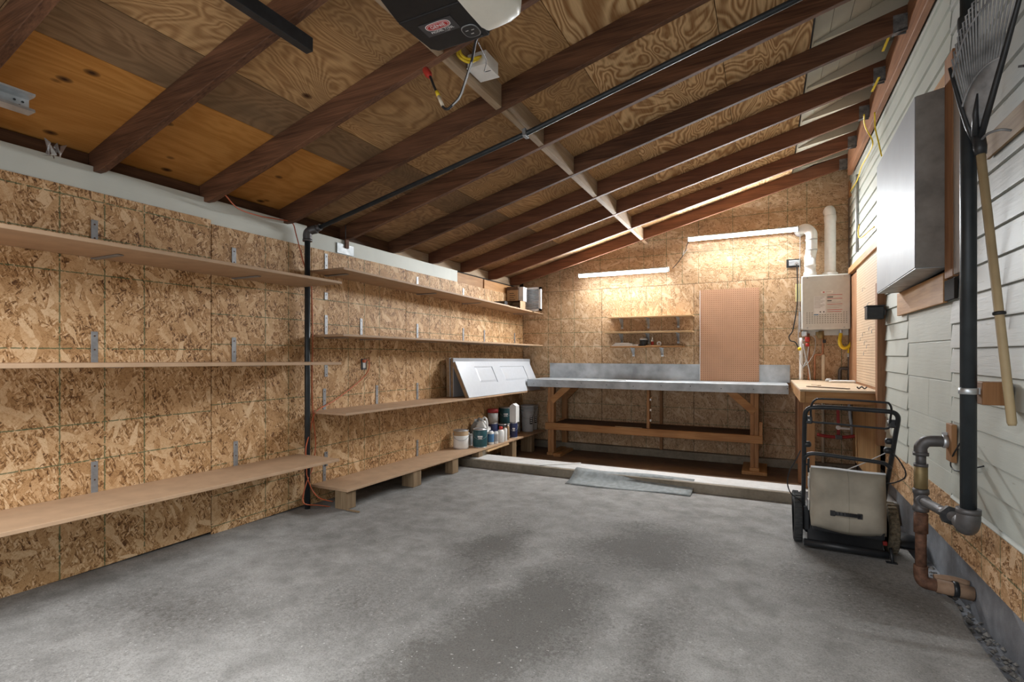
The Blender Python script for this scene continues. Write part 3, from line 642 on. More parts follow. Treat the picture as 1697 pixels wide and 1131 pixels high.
# ------------------------------------------------------------------ white doors on the shelf
def door_thing(label, y0, y1, xb, xt, zb, zt_, th, panels, grp='white doors on the shelf'):
    """a door lying on its long edge; front face from (xb,zb) at the foot to (xt,zt_) at the top"""
    t = thing('door', label, 'door', (xb, y0, zb), None)
    f0, f1 = Vector((xb, 0, zb)), Vector((xt, 0, zt_)); up = (f1 - f0); H = up.length; up.normalize(); n = Vector((up.z, 0, -up.x))
    def P(y, h, d=0.0): q = f0 + up * h + n * d; return Vector((q.x, y, q.z + zt3(y) - zt3(y0)))
    m = MB(); m.hexa([P(y0, 0, -th), P(y0, 0), P(y1, 0), P(y1, 0, -th), P(y0, H, -th), P(y0, H), P(y1, H), P(y1, H, -th)]); m.build('slab', DOORE, t, bevel=.0015, seg=1)
    fm = MB(); yy = [y0] + sum([[a, b] for a, b, _, _ in panels], []) + [y1]
    # raised face skin with recessed moulded panels
    def quad(a, b, h0, h1, d0=0.0, d1=.008): fm.hexa([P(a, h0, d0), P(a, h0, d1), P(b, h0, d1), P(b, h0, d0), P(a, h1, d0), P(a, h1, d1), P(b, h1, d1), P(b, h1, d0)])
    for i in range(0, len(yy), 2): quad(yy[i], yy[i + 1], 0, H)
    for a, b, h0, h1 in panels: quad(a, b, 0, h0); quad(a, b, h1, H)
    fm.build('face', DOORW, t)
    for a, b, h0, h1 in panels:
        pm = MB(); quad2 = lambda a, b, h0, h1, d1: pm.hexa([P(a, h0, -.002), P(a, h0, d1), P(b, h0, d1), P(b, h0, -.002), P(a, h1, -.002), P(a, h1, d1), P(b, h1, d1), P(b, h1, -.002)])
        g = .012; quad2(a, b, h0, h1, .0015); c = [(a + g, h0 + g), (b - g, h0 + g), (b - g, h1 - g), (a + g, h1 - g)]; g2 = .034
        d = [(a + g2, h0 + g2), (b - g2, h0 + g2), (b - g2, h1 - g2), (a + g2, h1 - g2)]
        pm.add([P(y, h, .002) for y, h in c] + [P(y, h, .007) for y, h in d], [(0, 1, 5, 4), (1, 2, 6, 5), (2, 3, 7, 6), (3, 0, 4, 7), (4, 5, 6, 7)])
        pm.build('moulded_panel', DOORW, t)
    return t
zs = zt3(5.6)
z5 = lambda y: zt3(y) + .002
door_thing('white paneled door standing upright on its edge against the left wall', 4.86, 6.95, -3.205, -3.215, z5(4.86), 1.155, .04, [])
door_thing('second white door upright between the wall door and the leaning one', 4.865, 6.95, -3.162, -3.168, z5(4.86), 1.153, .030, [])
door_thing('white paneled door leaning forward at a slant on the shelf edge', 4.82, 6.80, -2.93, -3.115, z5(4.82), 1.113, .04, [(5.19, 5.62, .16, .37), (5.83, 6.54, .16, .37)])

# ------------------------------------------------------------------ paint cans and containers on the low shelf
def on_shelf(u, v): 
    p = at(u, v, Z=.105)
    for _ in range(3): p = at(u, v, Z=zt4(p.y) + .001)
    return p
def wpx(p, px):  # width in metres of px pixels at p
    d = -p.x * _sa + p.y * _ca; return px / 847.0 * d
def paint_can(label, u0, u1, v0, v1, body, band=None, lid=TINM, z=None, bail=True, dy=0.0):
    u = (u0 + u1) / 2; p = on_shelf(u, v1) if z is None else z
    r = wpx(p, u1 - u0) / 2; h = wpx(p, v1 - v0)
    c = Vector((max(p.x, XL + r + .004), p.y + r * .75, zt4(p.y + r * .75) + .001 if z is None else z.z))
    t = thing('paint_can', label, 'paint can', c, None)
    m = MB(); m.lathe([(r * .97, 0), (r, .004), (r, h * .93), (r * .97, h * .94)], c, 28); m.build('body', body, t)
    m = MB(); m.lathe([(r * 1.02, 0), (r * 1.03, .006), (r * 1.0, .009)], c, 28); m.build('base_rim', TINM, t)
    m = MB(); m.lathe([(r * 1.03, 0), (r * 1.03, .008), (r * .93, .010), (r * .92, .005), (r * .8, .005), (r * .79, .009), (0.001, .009)], c + Vector((0, 0, h * .93)), 28); m.build('lid', lid, t)
    if band:
        bm_, z0, z1 = band
        m = MB(); m.lathe([(r * 1.001, z0 * h), (r * 1.008, z0 * h + .001), (r * 1.008, z1 * h - .001), (r * 1.001, z1 * h)], c, 28); b = m.build('label_band', bm_, t)
        d = Vector((0.0, -1, 0)); d = (Vector((0, 0, 0)) - c); d.z = 0; d.normalize(); sd = Vector((0, 0, 1)).cross(d)
        for k, (zz, ww) in enumerate(((.66, .7), (.56, .5), (.50, .62))):
            tm = MB(); q = c + Vector((0, 0, z0 * h + (z1 - z0) * h * zz))
            a = [q + (d * math.cos(s) + sd * math.sin(s)) * r * 1.012 for s in [ww * (i / 4 - .5) for i in range(5)]]
            vs = [x - Vector((0, 0, .004 if k else .009)) for x in a] + [x + Vector((0, 0, .004 if k else .009)) for x in a]
            tm.add(vs, [(i, i + 1, i + 6, i + 5) for i in range(4)]); tm.build('print', TXTW, b)
    if bail:
        d = Vector((0, 0, 0)) - c; d.z = 0; d.normalize(); sd = Vector((0, 0, 1)).cross(d)
        q = c + Vector((0, 0, h * .78)); pts = [q + (d * math.cos(a) + sd * math.sin(a)) * (r + .008) - Vector((0, 0, .07 * math.sin((a + 1.57) / 3.14 * math.pi))) for a in [-1.57 + 3.14 * i / 10 for i in range(11)]]
        m = MB(); m.tube(pts, .002, 6); m.build('bail_wire', STEEL, t)
        for a in (pts[0], pts[-1]):
            m = MB(); m.cyl(a, a + (c + Vector((0, 0, h * .78)) - a) * .12, .011, 10); m.build('bail_ear', TINM, t)
    return t, c, r, h
paint_can('white paint can with a drippy label, nearest on the low shelf', 746.5, 771.5, 713, 744.5, CARD, (WHITEP, .06, .7))
paint_can('small dull grey tin behind the first white paint can', 770, 781, 720, 739, GREYP, None, bail=False)
cT = paint_can('teal labelled paint can in front of the white jug', 779.5, 803, 711, 742, TEAL, (TEAL, .05, .88))
paint_can('white paint can half hidden behind the front teal can', 799, 811, 708, 732, WHITEP, (NAVY, .1, .5), bail=False)
def jug(label, u0, u1, v0, v1, mat, dx=0.0, vb=None):
    p = on_shelf((u0 + u1) / 2, vb or v1); wd = wpx(p, u1 - u0) * .5; h = wpx(p, (vb or v1) - v0); c = Vector((max(p.x, XL + .088), p.y + wd * .5, zt4(p.y + wd * .5) + .001))
    t = thing('jug', label, 'jug', c)
    m = MB(); W, D = wd, .06
    prof = [(0, 1.0), (.02, 1.03), (.55, 1.0), (.68, .86), (.80, .55), (.86, .38)]
    rings = []
    for hz, s in prof:
        ring = []
        for k in range(16):
            a = 2 * math.pi * k / 16; ca_, sa_ = math.cos(a), math.sin(a)
            ring.append(c + Vector((abs(ca_) ** .5 * math.copysign(1, ca_) * W * s, abs(sa_) ** .5 * math.copysign(1, sa_) * D * (s * .5 + .5), hz * h)))
        rings.append(ring)
    vs = [q for r_ in rings for q in r_]; fs = [(i * 16 + k, i * 16 + (k + 1) % 16, (i + 1) * 16 + (k + 1) % 16, (i + 1) * 16 + k) for i in range(len(rings) - 1) for k in range(16)]
    m.add(vs, fs, True); m.f.append(list(range(16))[::-1]); m.sm.append(False); m.f.append([len(vs) - 16 + k for k in range(16)]); m.sm.append(False); m.build('body', mat, t)
    m = MB(); m.lathe([(.019, 0), (.019, .028), (.017, .03)], c + Vector((-W * .25, 0, h * .85)), 14); m.build('cap', WHITEP if mat is not WHITEP else GREYP, t)
    m = MB(); m.tube(smooth_path([c + Vector((W * .05, 0, h * .86)), c + Vector((W * .3, 0, h * .98)), c + Vector((W * .75, 0, h * .93)), c + Vector((W * .92, 0, h * .72)), c + Vector((W * .9, 0, h * .58))], 5), .012, 10); m.build('handle', mat, t)
    return t
jug('grey plastic jug with handle behind the paint cans', 767, 789, 693, 724, GREYJ, vb=733)
jug('white plastic jug with handle above the front teal can', 786, 807, 692, 716, WHITEP, vb=736.5)
def bottle(label, u0, u1, v0, v1, mat, capm, rel=.72, cat='bottle', z=None, lbl=None):
    p = on_shelf((u0 + u1) / 2, v1) if z is None else z; r = wpx(p, u1 - u0) / 2; h = wpx(p, v1 - v0); c = Vector((p.x, p.y + r, (zt4(p.y + r) + .001) if z is None else z.z))
    t = thing('bottle', label, cat, c)
    m = MB(); m.lathe([(r * .95, 0), (r, .004), (r, h * rel), (r * .8, h * (rel + .06)), (r * .5, h * (rel + .1))], c, 20); m.build('body', mat, t)
    m = MB(); m.lathe([(r * .55, 0), (r * .55, h * (.9 - rel)), (r * .45, h * (.92 - rel))], c + Vector((0, 0, h * (rel + .08))), 16); m.build('cap', capm, t)
    if lbl:
        m = MB(); m.lathe([(r * 1.01, h * .18), (r * 1.015, h * .2), (r * 1.015, h * rel * .85), (r * 1.01, h * rel * .87)], c, 20); m.build('label_band', lbl, t)
    return t
bottle('small white tub with a blue band beside the teal can', 806, 816, 714, 737.5, WHITEP, NAVY, .86, 'tub', None, TXTB)
bottle('white spray bottle with a red cap among the paint cans', 822, 833, 708, 734, WHITEP, REDP, .72, 'bottle', None, None)
bottle('white square-shouldered bottle with dark print left of the red cap', 817, 824, 714, 736, WHITEP, NAVY, .84, 'bottle', None, TXTG)
bottle('tall white container right of the red capped bottle', 832.5, 839, 709, 732, WHITEP, CARD, .85, 'container', None, None)
bottle('narrow tan container beside the tall white one', 838.5, 843, 706, 729, CARD, CARD, .86, 'container', None, None)
b0 = paint_can('dark paint can with tin lid under the red lidded tub', 806, 822, 701, 727, NAVY, None, bail=False)
paint_can('dark grey paint can standing below the stacked teal can', 821, 838, 703, 726, BLACKM, None, bail=False)
n1 = paint_can('navy labelled paint can under the tall white carton', 843, 855.5, 700, 726, NAVY, (NAVY, .05, .88))
def stack_on(u, v, host):  # a point on top of the host can
    c, r, h = host[1], host[2], host[3]; return Vector((c.x, c.y - r * .75, c.z + h * .93 + .012))
pb = on_shelf(828, 721)
hostc = paint_can('tin paint can at the back carrying the teal one', 822, 841.5, 703, 721, TINM, None, bail=False)
paint_can('teal labelled paint can stacked on top of another can', 821, 842, 674, 702, TEAL, (TEAL, .05, .88), z=stack_on(0, 0, hostc))
q = stack_on(0, 0, n1); tt = thing('carton', 'tall white carton standing on the navy paint can', 'carton', q + Vector((0, .07, 0)))
hh = wpx(q, 27); m = MB(); m.box(q.x - .045, q.x + .045, q.y + .01, q.y + .11, q.z, q.z + hh); m.build('box_body', WHITEP, tt)
m = MB(); m.prism([(q.x - .045, q.y + .01, q.z + hh), (q.x + .045, q.y + .01, q.z + hh), (q.x, q.y + .01, q.z + hh + .03)], (0, .10, 0)); m.build('gable_top', WHITEP, tt)
q = Vector((b0[1].x, b0[1].y - .07, b0[1].z + b0[3] * .93 + .0125)); tt = thing('tub', 'grey tub with dark red lid at the back by the wall', 'tub', q + Vector((0, .07, 0)))
m = MB(); m.lathe([(.062, 0), (.068, .13)], q + Vector((0, .07, 0)), 24); m.build('body', GREYP, tt); m = MB(); m.lathe([(.072, 0), (.072, .045), (.06, .05)], q + Vector((0, .07, .13)), 24); m.build('lid', REDB, tt)
paint_can('grey metal can between the white carton and the near bucket', 853, 861, 676, 716, GREYJ, None, bail=False)
def bucket(label, u0, u1, v0, v1, mat):
    p = on_shelf((u0 + u1) / 2, v1); r = wpx(p, u1 - u0) / 2; h = wpx(p, v1 - v0); yb = min(p.y + r * .8, 7.015 - 1.09 * r); c = Vector((p.x, yb, zt4(yb) + .001))
    t = thing('bucket', label, 'bucket', c)
    m = MB(); m.lathe([(r * .82, 0), (r * .84, .008), (r * .95, h * .72), (r * .955, h * .74), (r * 1.02, h * .745), (r * 1.02, h * .77), (r * .965, h * .775), (r * .97, h * .83), (r * 1.03, h * .835), (r * 1.03, h * .86), (r * .98, h * .865), (r * .985, h * .93)], c, 32); m.build('body', mat, t)
    m = MB(); m.lathe([(r * 1.05, 0), (r * 1.06, .012), (r * 1.04, .022), (r * .92, .024), (r * .9, .012), (.001, .012)], c + Vector((0, 0, h * .915)), 32); m.build('lid', mat, t)
    d = -c; d.z = 0; d.normalize(); sd = Vector((0, 0, 1)).cross(d)
    for k, (a0, a1, z0, z1, mm) in enumerate(((.35, .95, .28, .62, TXTD),)):
        vs = []; n = 6
        for zz in (z0, z1): vs += [c + (d * math.cos(a0 + (a1 - a0) * i / n) + sd * math.sin(a0 + (a1 - a0) * i / n)) * r * (.85 + .11 * zz) * 1.012 + Vector((0, 0, h * zz)) for i in range(n + 1)]
        m = MB(); m.add(vs, [(i, i + 1, i + n + 2, i + n + 1) for i in range(n)]); lb = m.build('label', mm, t)
        for j in range(4):
            zz = z0 + (z1 - z0) * (.2 + .2 * j); m = MB(); vs = []
            for dz in (-.006, .006): vs += [c + (d * math.cos(a) + sd * math.sin(a)) * r * (.85 + .11 * zz) * 1.017 + Vector((0, 0, h * zz + dz)) for a in (.45, .6, .75, .85 - .05 * (j % 2))]
            m.add(vs, [(i, i + 1, i + 5, i + 4) for i in range(3)]); m.build('print', TXTW, lb)
    pts = [c + (d * math.cos(a) + sd * math.sin(a)) * (r * 1.05 + .006) + Vector((0, 0, h * (.80 - .30 * math.sin((a + 1.57) / math.pi * math.pi)))) for a in [-1.57 + 3.14 * i / 12 for i in range(13)]]
    m = MB(); m.tube(pts, .0022, 6); m.build('bail_wire', STEEL, t)
    return t
bucket('light grey plastic bucket with a dark label on the low shelf', 859, 882, 671, 716, BUCK)
bucket('second grey bucket, behind the labelled one beside the workbench leg', 877, 895, 670, 711, GREYP)

# ------------------------------------------------------------------ boxes and filter at the end of the top far shelf
zf = zt(6.7) + .002
fl_ = thing('furnace_filter', 'pleated white furnace filter standing at the end of the top shelf', 'filter', (-2.97, 6.60, zf))
y = 6.62; m = MB(); x0, x1, z0, z1 = -3.10, -2.845, zf, zf + .335
for (a, b, c, d) in ((x0, x1, z0, z0 + .028), (x0, x1, z1 - .028, z1), (x0, x0 + .028, z0, z1), (x1 - .028, x1, z0, z1)): m.box(a, b, y, y + .045, c, d)
m.build('frame', FILT, fl_)
for k in range(14):
    z = z0 + .03 + k * .0198; m = MB(); m.prism([(x0 + .027, y + .012, z + .0099), (x0 + .027, y + .035, z), (x0 + .027, y + .035, z + .0198)], (x1 - x0 - .054, 0, 0)); m.build('pleat', FILTG, fl_)
bx = thing('cardboard_box', 'brown printed carton behind the furnace filter on the top shelf', 'box', (-3.2, 6.70, zf))
m = MB(); m.box(-3.29, -3.12, 6.45, 6.60, zf + .115, zf + .335); m.build('carton', CARD, bx, bevel=.002); m = MB(); m.box(-3.292, -3.118, 6.447, 6.602, zf + .29, zf + .338); m.build('dark_flap', CARDD, bx)
m = MB(); m.box(-3.292, -3.12, 6.47, 6.60, zf + .0, zf + .113); m.build('lower_carton', CARDD, bx)
for k in range(4):
    m = MB(); m.box(-3.25 + .0, -3.16 - .02 * (k % 2), 6.4485, 6.4495, zf + .15 + .03 * k, zf + .158 + .03 * k); m.build('print', TXTD, bx)
bw = thing('carton', 'narrow pale carton between the brown box and the filter', 'carton', (-3.08, 6.5, zf)); m = MB(); m.box(-3.115, -3.045, 6.47, 6.60, zf + .125, zf + .33); m.build('box_body', FILT, bw, bevel=.002); m = MB(); m.box(-3.11, -3.05, 6.468, 6.4695, zf + .16, zf + .20); m.build('print', FILTG, bw)
tr_ = thing('cardboard_tray', 'open brown cardboard tray lying in front of the filter', 'tray', (-3.05, 6.35, zf))
for (a, b, c, d, e_, g) in ((-3.19, -2.985, 6.25, 6.42, 0, .006), (-3.19, -2.985, 6.41, 6.42, 0, .115), (-3.19, -2.985, 6.25, 6.42, .108, .114), (-3.19, -3.182, 6.25, 6.42, 0, .112), (-2.99, -2.985, 6.25, 6.42, 0, .112)):
    m = MB(); m.box(a, b, c, d, zf + e_ + .003, zf + g + .003); m.build('tray_side', CARD if e_ == 0 else CARDD, tr_)
m = MB(); rr = random.Random(5)
m.lathe([(.03, 0), (.045, .012), (.03, .03), (.004, .036)], (-3.08, 6.31, zf + .011), 12); tag(m.build('crumpled_paper', FILT), 'crumpled white paper inside the open cardboard tray', 'paper')
m = MB(); m.box(-3.27, -3.10, 6.02, 6.10, zt(6.1) + .001, zt(6.1) + .085); tag(m.build('black_case', BLACKM, bevel=.006), 'small black case lying on the top shelf by the tray', 'case')

# ------------------------------------------------------------------ workbench
WB = thing('workbench', 'long workbench with zinc sheet top on fir legs by back wall', 'workbench', (-1.35, 6.7, -.17))
bx0, bx1, by0, by1, bz = -2.95, .22, 6.40, 7.012, .852
m = MB(); m.box(bx0, bx1, by0, by1, bz - .004, bz); m.build('metal_top', SHEET, WB)
m = MB(); m.box(bx0, bx1, by0 - .004, by0, bz - .098, bz + .001); m.box(bx0, bx0 + .004, by0, by1, bz - .098, bz - .002); fz = m.build('metal_apron', SHEET, WB, bevel=.0015)
for x in [bx0 + .1 + .34 * k for k in range(10)]: m = MB(); m.lathe([(.006, 0), (.004, .002)], (x, by0 - .004, bz - .045 + .012 * math.sin(x * 5)), 8, (0, -1, 0)); m.build('nail_head', IRON, fz)
m = MB(); m.box(bx0 + .006, bx1 - .002, by0 + .002, by1, bz - .06, bz - .0045); m.build('plank_top', FIRX, WB)
m = MB(); m.box(-2.865, .255, 7.010, 7.018, bz, bz + .215); m.build('splash_sheet', SHEET, WB)
def post(x0, x1, y0, y1, z0, z1, mat=FIRZ, n='leg'): 
    m = MB(); m.box(x0, x1, y0, y1, z0, z1); return m.build(n, mat, WB, bevel=.003)
zb = bz - .062
for (x0, x1) in ((-2.655, -2.612), (-2.610, -2.568), (-.166, -.124), (-.122, -.078)): post(x0, x1, 6.425, 6.51, -.13, zb)
for (x0, x1) in ((-2.64, -2.56), (-.166, -.08)): post(x0, x1, 6.91, 6.95, -.07, zb)
post(-1.335, -1.30, 6.44, 6.53, .272, zb, FIRZ, 'mid_post'); post(-1.27, -1.235, 6.95, 7.0, -.09, zb, FIRZ, 'rear_post')
def rail(a, b, wd, ht, mat, n, up=(0, 0, 1)): m = MB(); m.bar(a, b, wd, ht, up); return m.build(n, mat, WB, bevel=.003)
rail((-2.68, 6.405, .228), (-.035, 6.405, .231), .036, .089, FIRX, 'front_rail'); rail((-2.66, 6.89, .228), (-.06, 6.89, .231), .036, .089, FIRX, 'rear_rail')
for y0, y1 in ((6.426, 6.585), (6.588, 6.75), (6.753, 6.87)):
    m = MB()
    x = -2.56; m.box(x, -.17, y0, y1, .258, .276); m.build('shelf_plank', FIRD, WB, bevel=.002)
rail((-2.60, 6.44, .565), (-2.36, 6.44, .775), .038, .085, FIRX, 'knee_brace'); rail((-2.60, 6.93, .565), (-2.40, 6.93, .765), .038, .085, FIRX, 'knee_brace')
rail((-.12, 6.44, .535), (-.40, 6.44, .79), .038, .085, FIRX, 'knee_brace')
rail((-2.62, 6.415, -.15), (-2.62, 6.96, -.15), .088, .037, FIRY, 'foot'); rail((-2.50, 6.36, -.15), (-2.50, 6.86, -.15), .10, .037, FIRY, 'foot')
rail((-.122, 6.38, -.15), (-.122, 6.96, -.15), .26, .037, FIRY, 'foot'); rail((-.122, 6.40, -.112), (-.122, 6.5, -.112), .10, .038, FIRY, 'foot_cap')
rail((-.055, 6.43, .24), (-.055, 6.43, .43), .034, .05, FIRZ, 'stub', (0, 1, 0)); rail((-2.665, 6.44, .40), (-2.655, 6.44, .56), .018, .04, FIRZ, 'stub', (0, 1, 0))
m = MB(); m.box(-1.72, -1.38, 6.392, 6.41, .2765, .282); tag(m.build('wood_strip', PINEX), 'thin pale strip of wood on the workbench lower shelf', 'strip')
for k in range(3): m = MB(); m.box(-1.298, -1.28, 6.45, 6.47, .36 + .13 * k, .385 + .13 * k); m.build('clip', WHITEP, WB)
m = MB(); m.box(-2.52, -1.62, 6.55, 6.57, bz + .001, bz + .010); tag(m.build('wood_strip', WHITEP), 'long white strip lying on top of the workbench, left end', 'strip')
m = MB(); m.bar(at(894, 771.2, Z=.027), at(962.5, 768, Z=.027), .018, .008); tag(m.build('white_strip', WHITEP), 'slim white plastic strip lying on the concrete curb', 'strip')
# back pegboard leaning on the bench
m, h = pegboard('pegboard', (-.765, 7.0, bz + .003), (1, 0, 0), (0, 0.0, 1), (0, -1, 0), 27, 46, .0254, PEG)
pbk = tag(m.build('pegboard', PEG), 'tall brown pegboard panel leaning on workbench against the back wall', 'pegboard'); h.build('peg_holes', HOLE, pbk, kind='stuff')
m = MB(); m.box(-.771, -.765, 6.994, 7.008, bz + .003, bz + 1.17); m.build('pale_edge', FILT, pbk)
# rubber mat over the curb
prof = [(4.655, -.052), (4.70, -.050), (4.80, -.040), (4.88, -.012), (4.925, .018), (4.97, .031), (5.01, .032)]
m = MB(); n = 16; vs = []
for i in range(n + 1):
    s = i / n
    for (y, z) in prof:
        x = -1.745 + 1.145 * s; yy = y + .07 * s * (1 if y < 4.9 else .35) - .02 * math.sin(s * 6)
        vs.append((x, yy, z + .004 * math.sin(s * 9 + y * 8) - (.0015 * s if y < 4.8 else 0)))
k = len(prof); top = [Vector(v) for v in vs]; bot = [v - Vector((0, 0, .006)) for v in top]
fs = [(i * k + j, (i + 1) * k + j, (i + 1) * k + j + 1, i * k + j + 1) for i in range(n) for j in range(k - 1)]
m.add(top, fs, True); m.add(bot, [f[::-1] for f in fs], True)
L = len(top)
edge = [j for j in range(k)] + [i * k + k - 1 for i in range(1, n + 1)] + [n * k + j for j in range(k - 2, -1, -1)] + [i * k for i in range(n - 1, 0, -1)]
for a, b in zip(edge, edge[1:] + edge[:1]): m.f.append([a, b, b + L, a + L]); m.sm.append(False)
tag(m.build('rubber_mat', RUBMAT), 'grey ribbed rubber mat draped over the concrete curb', 'mat')

# ------------------------------------------------------------------ small shelves on the back wall
def BW(u, v, Y=7.015): return at(u, v, Y=Y)
def small_shelf(label, xa, xb, z, ydep, th, mat, bx_, bdown, bmat, name='wall_shelf'):
    t = thing(name, label, 'shelf', ((xa + xb) / 2, YB, z), 'three small shelves on the back wall')
    m = MB(); m.box(xa, xb, YB - ydep, YB - .002, z - th, z); m.build('board', mat, t, bevel=.002)
    for x in bx_:
        m = MB(); m.box(x - .015, x + .015, YB - .006, YB - .001, z - th - bdown, z - th - .001); m.box(x - .015, x + .015, YB - ydep * .85, YB - .001, z - th - .005, z - th - .001)
        m.bar((x, YB - .01, z - th - bdown * .8), (x, YB - ydep * .7, z - th - .008), .006, .02, (1, 0, 0)); m.build('bracket', bmat, t)
    return t
small_shelf('upper of three small shelves, a brown board with dark brackets', -1.945, -.84, 1.705, .17, .02, PINEX, (-1.79, -1.43, -1.04), .14, GALVD)
small_shelf('middle of three small shelves, a pale pine board', -1.99, -.84, 1.50, .19, .022, PINEX, (-1.79, -1.43, -1.04), .14, GALVD)
small_shelf('lowest of three small shelves, with papers and a jar', -1.91, -.96, 1.305, .19, .02, FIRX, (-1.63, -1.245), .12, GALV)
z = 1.3065
pt = thing('paper_stack', 'stack of white papers on the left of lowest small shelf', 'papers', (-1.74, 6.91, z))
rr = random.Random(2)
for k in range(5):
    m = MB(); x0, x1 = -1.89 + .012 * k, -1.61 + .01 * rr.random() - (.05 if k > 3 else 0); m.box(x0, x1, 6.84 + .004 * k, 6.99, z + .009 * k, z + .009 * k + .008); m.build('sheet', WHITEP, pt)
m = MB(); m.box(-1.60, -1.53, 6.85, 6.97, z, z + .022); tag(m.build('folded_paper', FILT, bevel=.003), 'small folded white paper between stack and dark jar', 'paper')
jr = thing('jar', 'dark squat jar with clear dome lid on lowest small shelf', 'jar', (-1.47, 6.90, z))
m = MB(); m.lathe([(.045, 0), (.05, .006), (.05, .075), (.046, .08)], (-1.47, 6.90, z), 22); m.build('body', BLACK, jr); m = MB(); m.lathe([(.052, 0), (.052, .008), (.046, .022), (.03, .033), (.004, .037)], (-1.47, 6.90, z + .08), 22); m.build('lid', GREYP, jr)
gb = thing('glue_bottle', 'slim glue bottle with red band and white nozzle', 'bottle', (-1.355, 6.9, z))
m = MB(); m.lathe([(.017, 0), (.018, .004), (.018, .07), (.009, .085)], (-1.355, 6.9, z), 14); m.build('body', WHITEP, gb); m = MB(); m.lathe([(.0185, .012), (.0185, .06)], (-1.355, 6.9, z), 14); m.build('label_band', REDP, gb); m = MB(); m.lathe([(.008, 0), (.003, .04)], (-1.355, 6.9, z + .085), 10); m.build('nozzle', WHITEP, gb)
m = MB(); m.box(-1.43, -1.25, 6.85, 6.885, z, z + .010); tag(m.build('wood_ruler', PINEX), 'short flat pale stick in front of the glue bottle', 'stick')
rl = thing('tape_roll', 'small roll of white tape right of the glue bottle', 'tape', (-1.27, 6.93, z)); m = MB(); m.lathe([(.030, 0), (.030, .018)], (-1.27, 6.93, z + .032), 20, (0, -1, 0)); m.build('tape', WHITEP, rl); m = MB(); m.lathe([(.014, 0), (.014, .019)], (-1.27, 6.93, z + .032), 14, (0, -1, 0)); m.build('core', CARD, rl)

# ------------------------------------------------------------------ tube fixtures on the back wall
def fixture(label, xa, xb, z):
    Y = 6.80; t = thing('tube_light', label, 'light', ((xa + xb) / 2, Y + .05, z), 'lit tube fixtures on the back wall')
    def halfround(x0, x1, r, a0, a1, n=10): return [(Y + .035 + r * math.cos(a0 + (a1 - a0) * i / n), z + r * math.sin(a0 + (a1 - a0) * i / n)) for i in range(n + 1)]
    m = MB(); m.prism([(xa, y, zz) for y, zz in halfround(xa, xb, .030, -math.pi * .59, math.pi * .92)], (xb - xa, 0, 0)); m.build('housing', GALVD, t)
    m = MB(); pr = halfround(xa, xb, .032, math.pi * .92, math.pi * 1.41); m.prism([(xa + .012, y, zz) for y, zz in pr], (xb - xa - .024, 0, 0)); m.build('diffuser', TUBE, t)
    for x, s in ((xa, -1), (xb, 1)):
        m = MB(); m.lathe([(.034, 0), (.034, .014), (.030, .018)], (x - s * .012, Y + .035, z), 18, (s, 0, 0)); m.build('end_cap', GREYP, t)
    for x in (xa + .2, xb - .2): m = MB(); m.box(x - .012, x + .012, Y + .03, 7.012, z + .02, z + .035); m.build('mount', STEEL, t)
fixture('lower left tube light glowing white on the back wall', -2.355, -1.135, 2.30); fixture('upper right tube light glowing white near the vent pipe', -.895, .335, 2.665)
m = MB(); m.tube(smooth_path([(-1.10, 6.93, 2.32), (-1.02, 6.96, 2.42), (-.95, 6.97, 2.53), (-.93, 6.96, 2.60), (-.90, 6.93, 2.655)], 6), .005, 8); lc = tag(m.build('link_cord', BLACK), 'short dark cord joining the two tube lights', 'cord')
for s in (-1, 1): m = MB(); m.tube([(-.975, 6.965, 2.49), (-.94 + .02 * s, 6.96, 2.56)], .003, 6); m.build('cord_tie', WHITEP, lc)

# ------------------------------------------------------------------ tankless water heater and its pipes
WH = thing('water_heater', 'white tankless water heater hanging on the back wall above the small table', 'water heater', (.60, 6.9, 1.45))
hx0, hx1, hy0, hy1, hz0, hz1 = .362, .838, 6.75, 6.99, 1.478, 2.098
m = MB(); m.box(hx0 + .008, hx1 - .008, hy0 + .045, hy1, hz0 + .006, hz1 - .006); m.build('case', HEATER, WH, bevel=.006)
m = MB(); m.box(hx0, hx1, hy0, hy0 + .05, hz0, hz1); m.build('front_cover', HEATER, WH, bevel=.016, seg=3)
m = MB(); m.box(hx0 + .03, hx1 + .012, 6.985, 7.012, hz0 - .06, hz1 + .035); m.build('mount_plate', HEATER, WH, bevel=.002)
m = MB()
for i in range(16):
    for j in range(6):
        x = hx0 + .055 + i * .0255; z = hz0 + .075 + j * .023
        m.add([(x - .007, hy0 - .0006, z - .005), (x + .006, hy0 - .0006, z - .005), (x + .008, hy0 - .0006, z + .005), (x - .004, hy0 - .0006, z + .006)], [(0, 1, 2, 3)])
m.build('vent_slot', GREYJ, WH, kind='stuff')
for (x, z) in ((hx0 + .06, hz0 + .02), (hx1 - .06, hz0 + .02), (hx0 + .06, hz1 - .025), (hx1 - .06, hz1 - .025)):
    m = MB(); m.lathe([(.009, 0), (.008, .002)], (x, hy0, z), 10, (0, -1, 0)); m.build('screw', GALVD, WH)
def flat(name, x0, x1, z0, z1, mat, y, par): m = MB(); m.box(x0, x1, y - .0006, y, z0, z1); return m.build(name, mat, par)
yy = hy0 - .0006
lb = flat('sticker', .485, .60, 1.655, 1.855, FILT, yy, WH)
for k in range(9): flat('print', .49, .59 - .02 * (k % 3), 1.842 - .015 * k, 1.848 - .015 * k, GREYP, yy - .0007, lb)
for x in (.548, .583): flat('print', x - .006, x + .006, 1.67, 1.684, TXTD, yy - .0007, lb)
lb = flat('sticker', .61, .765, 1.66, 1.875, HEATER, yy, WH)
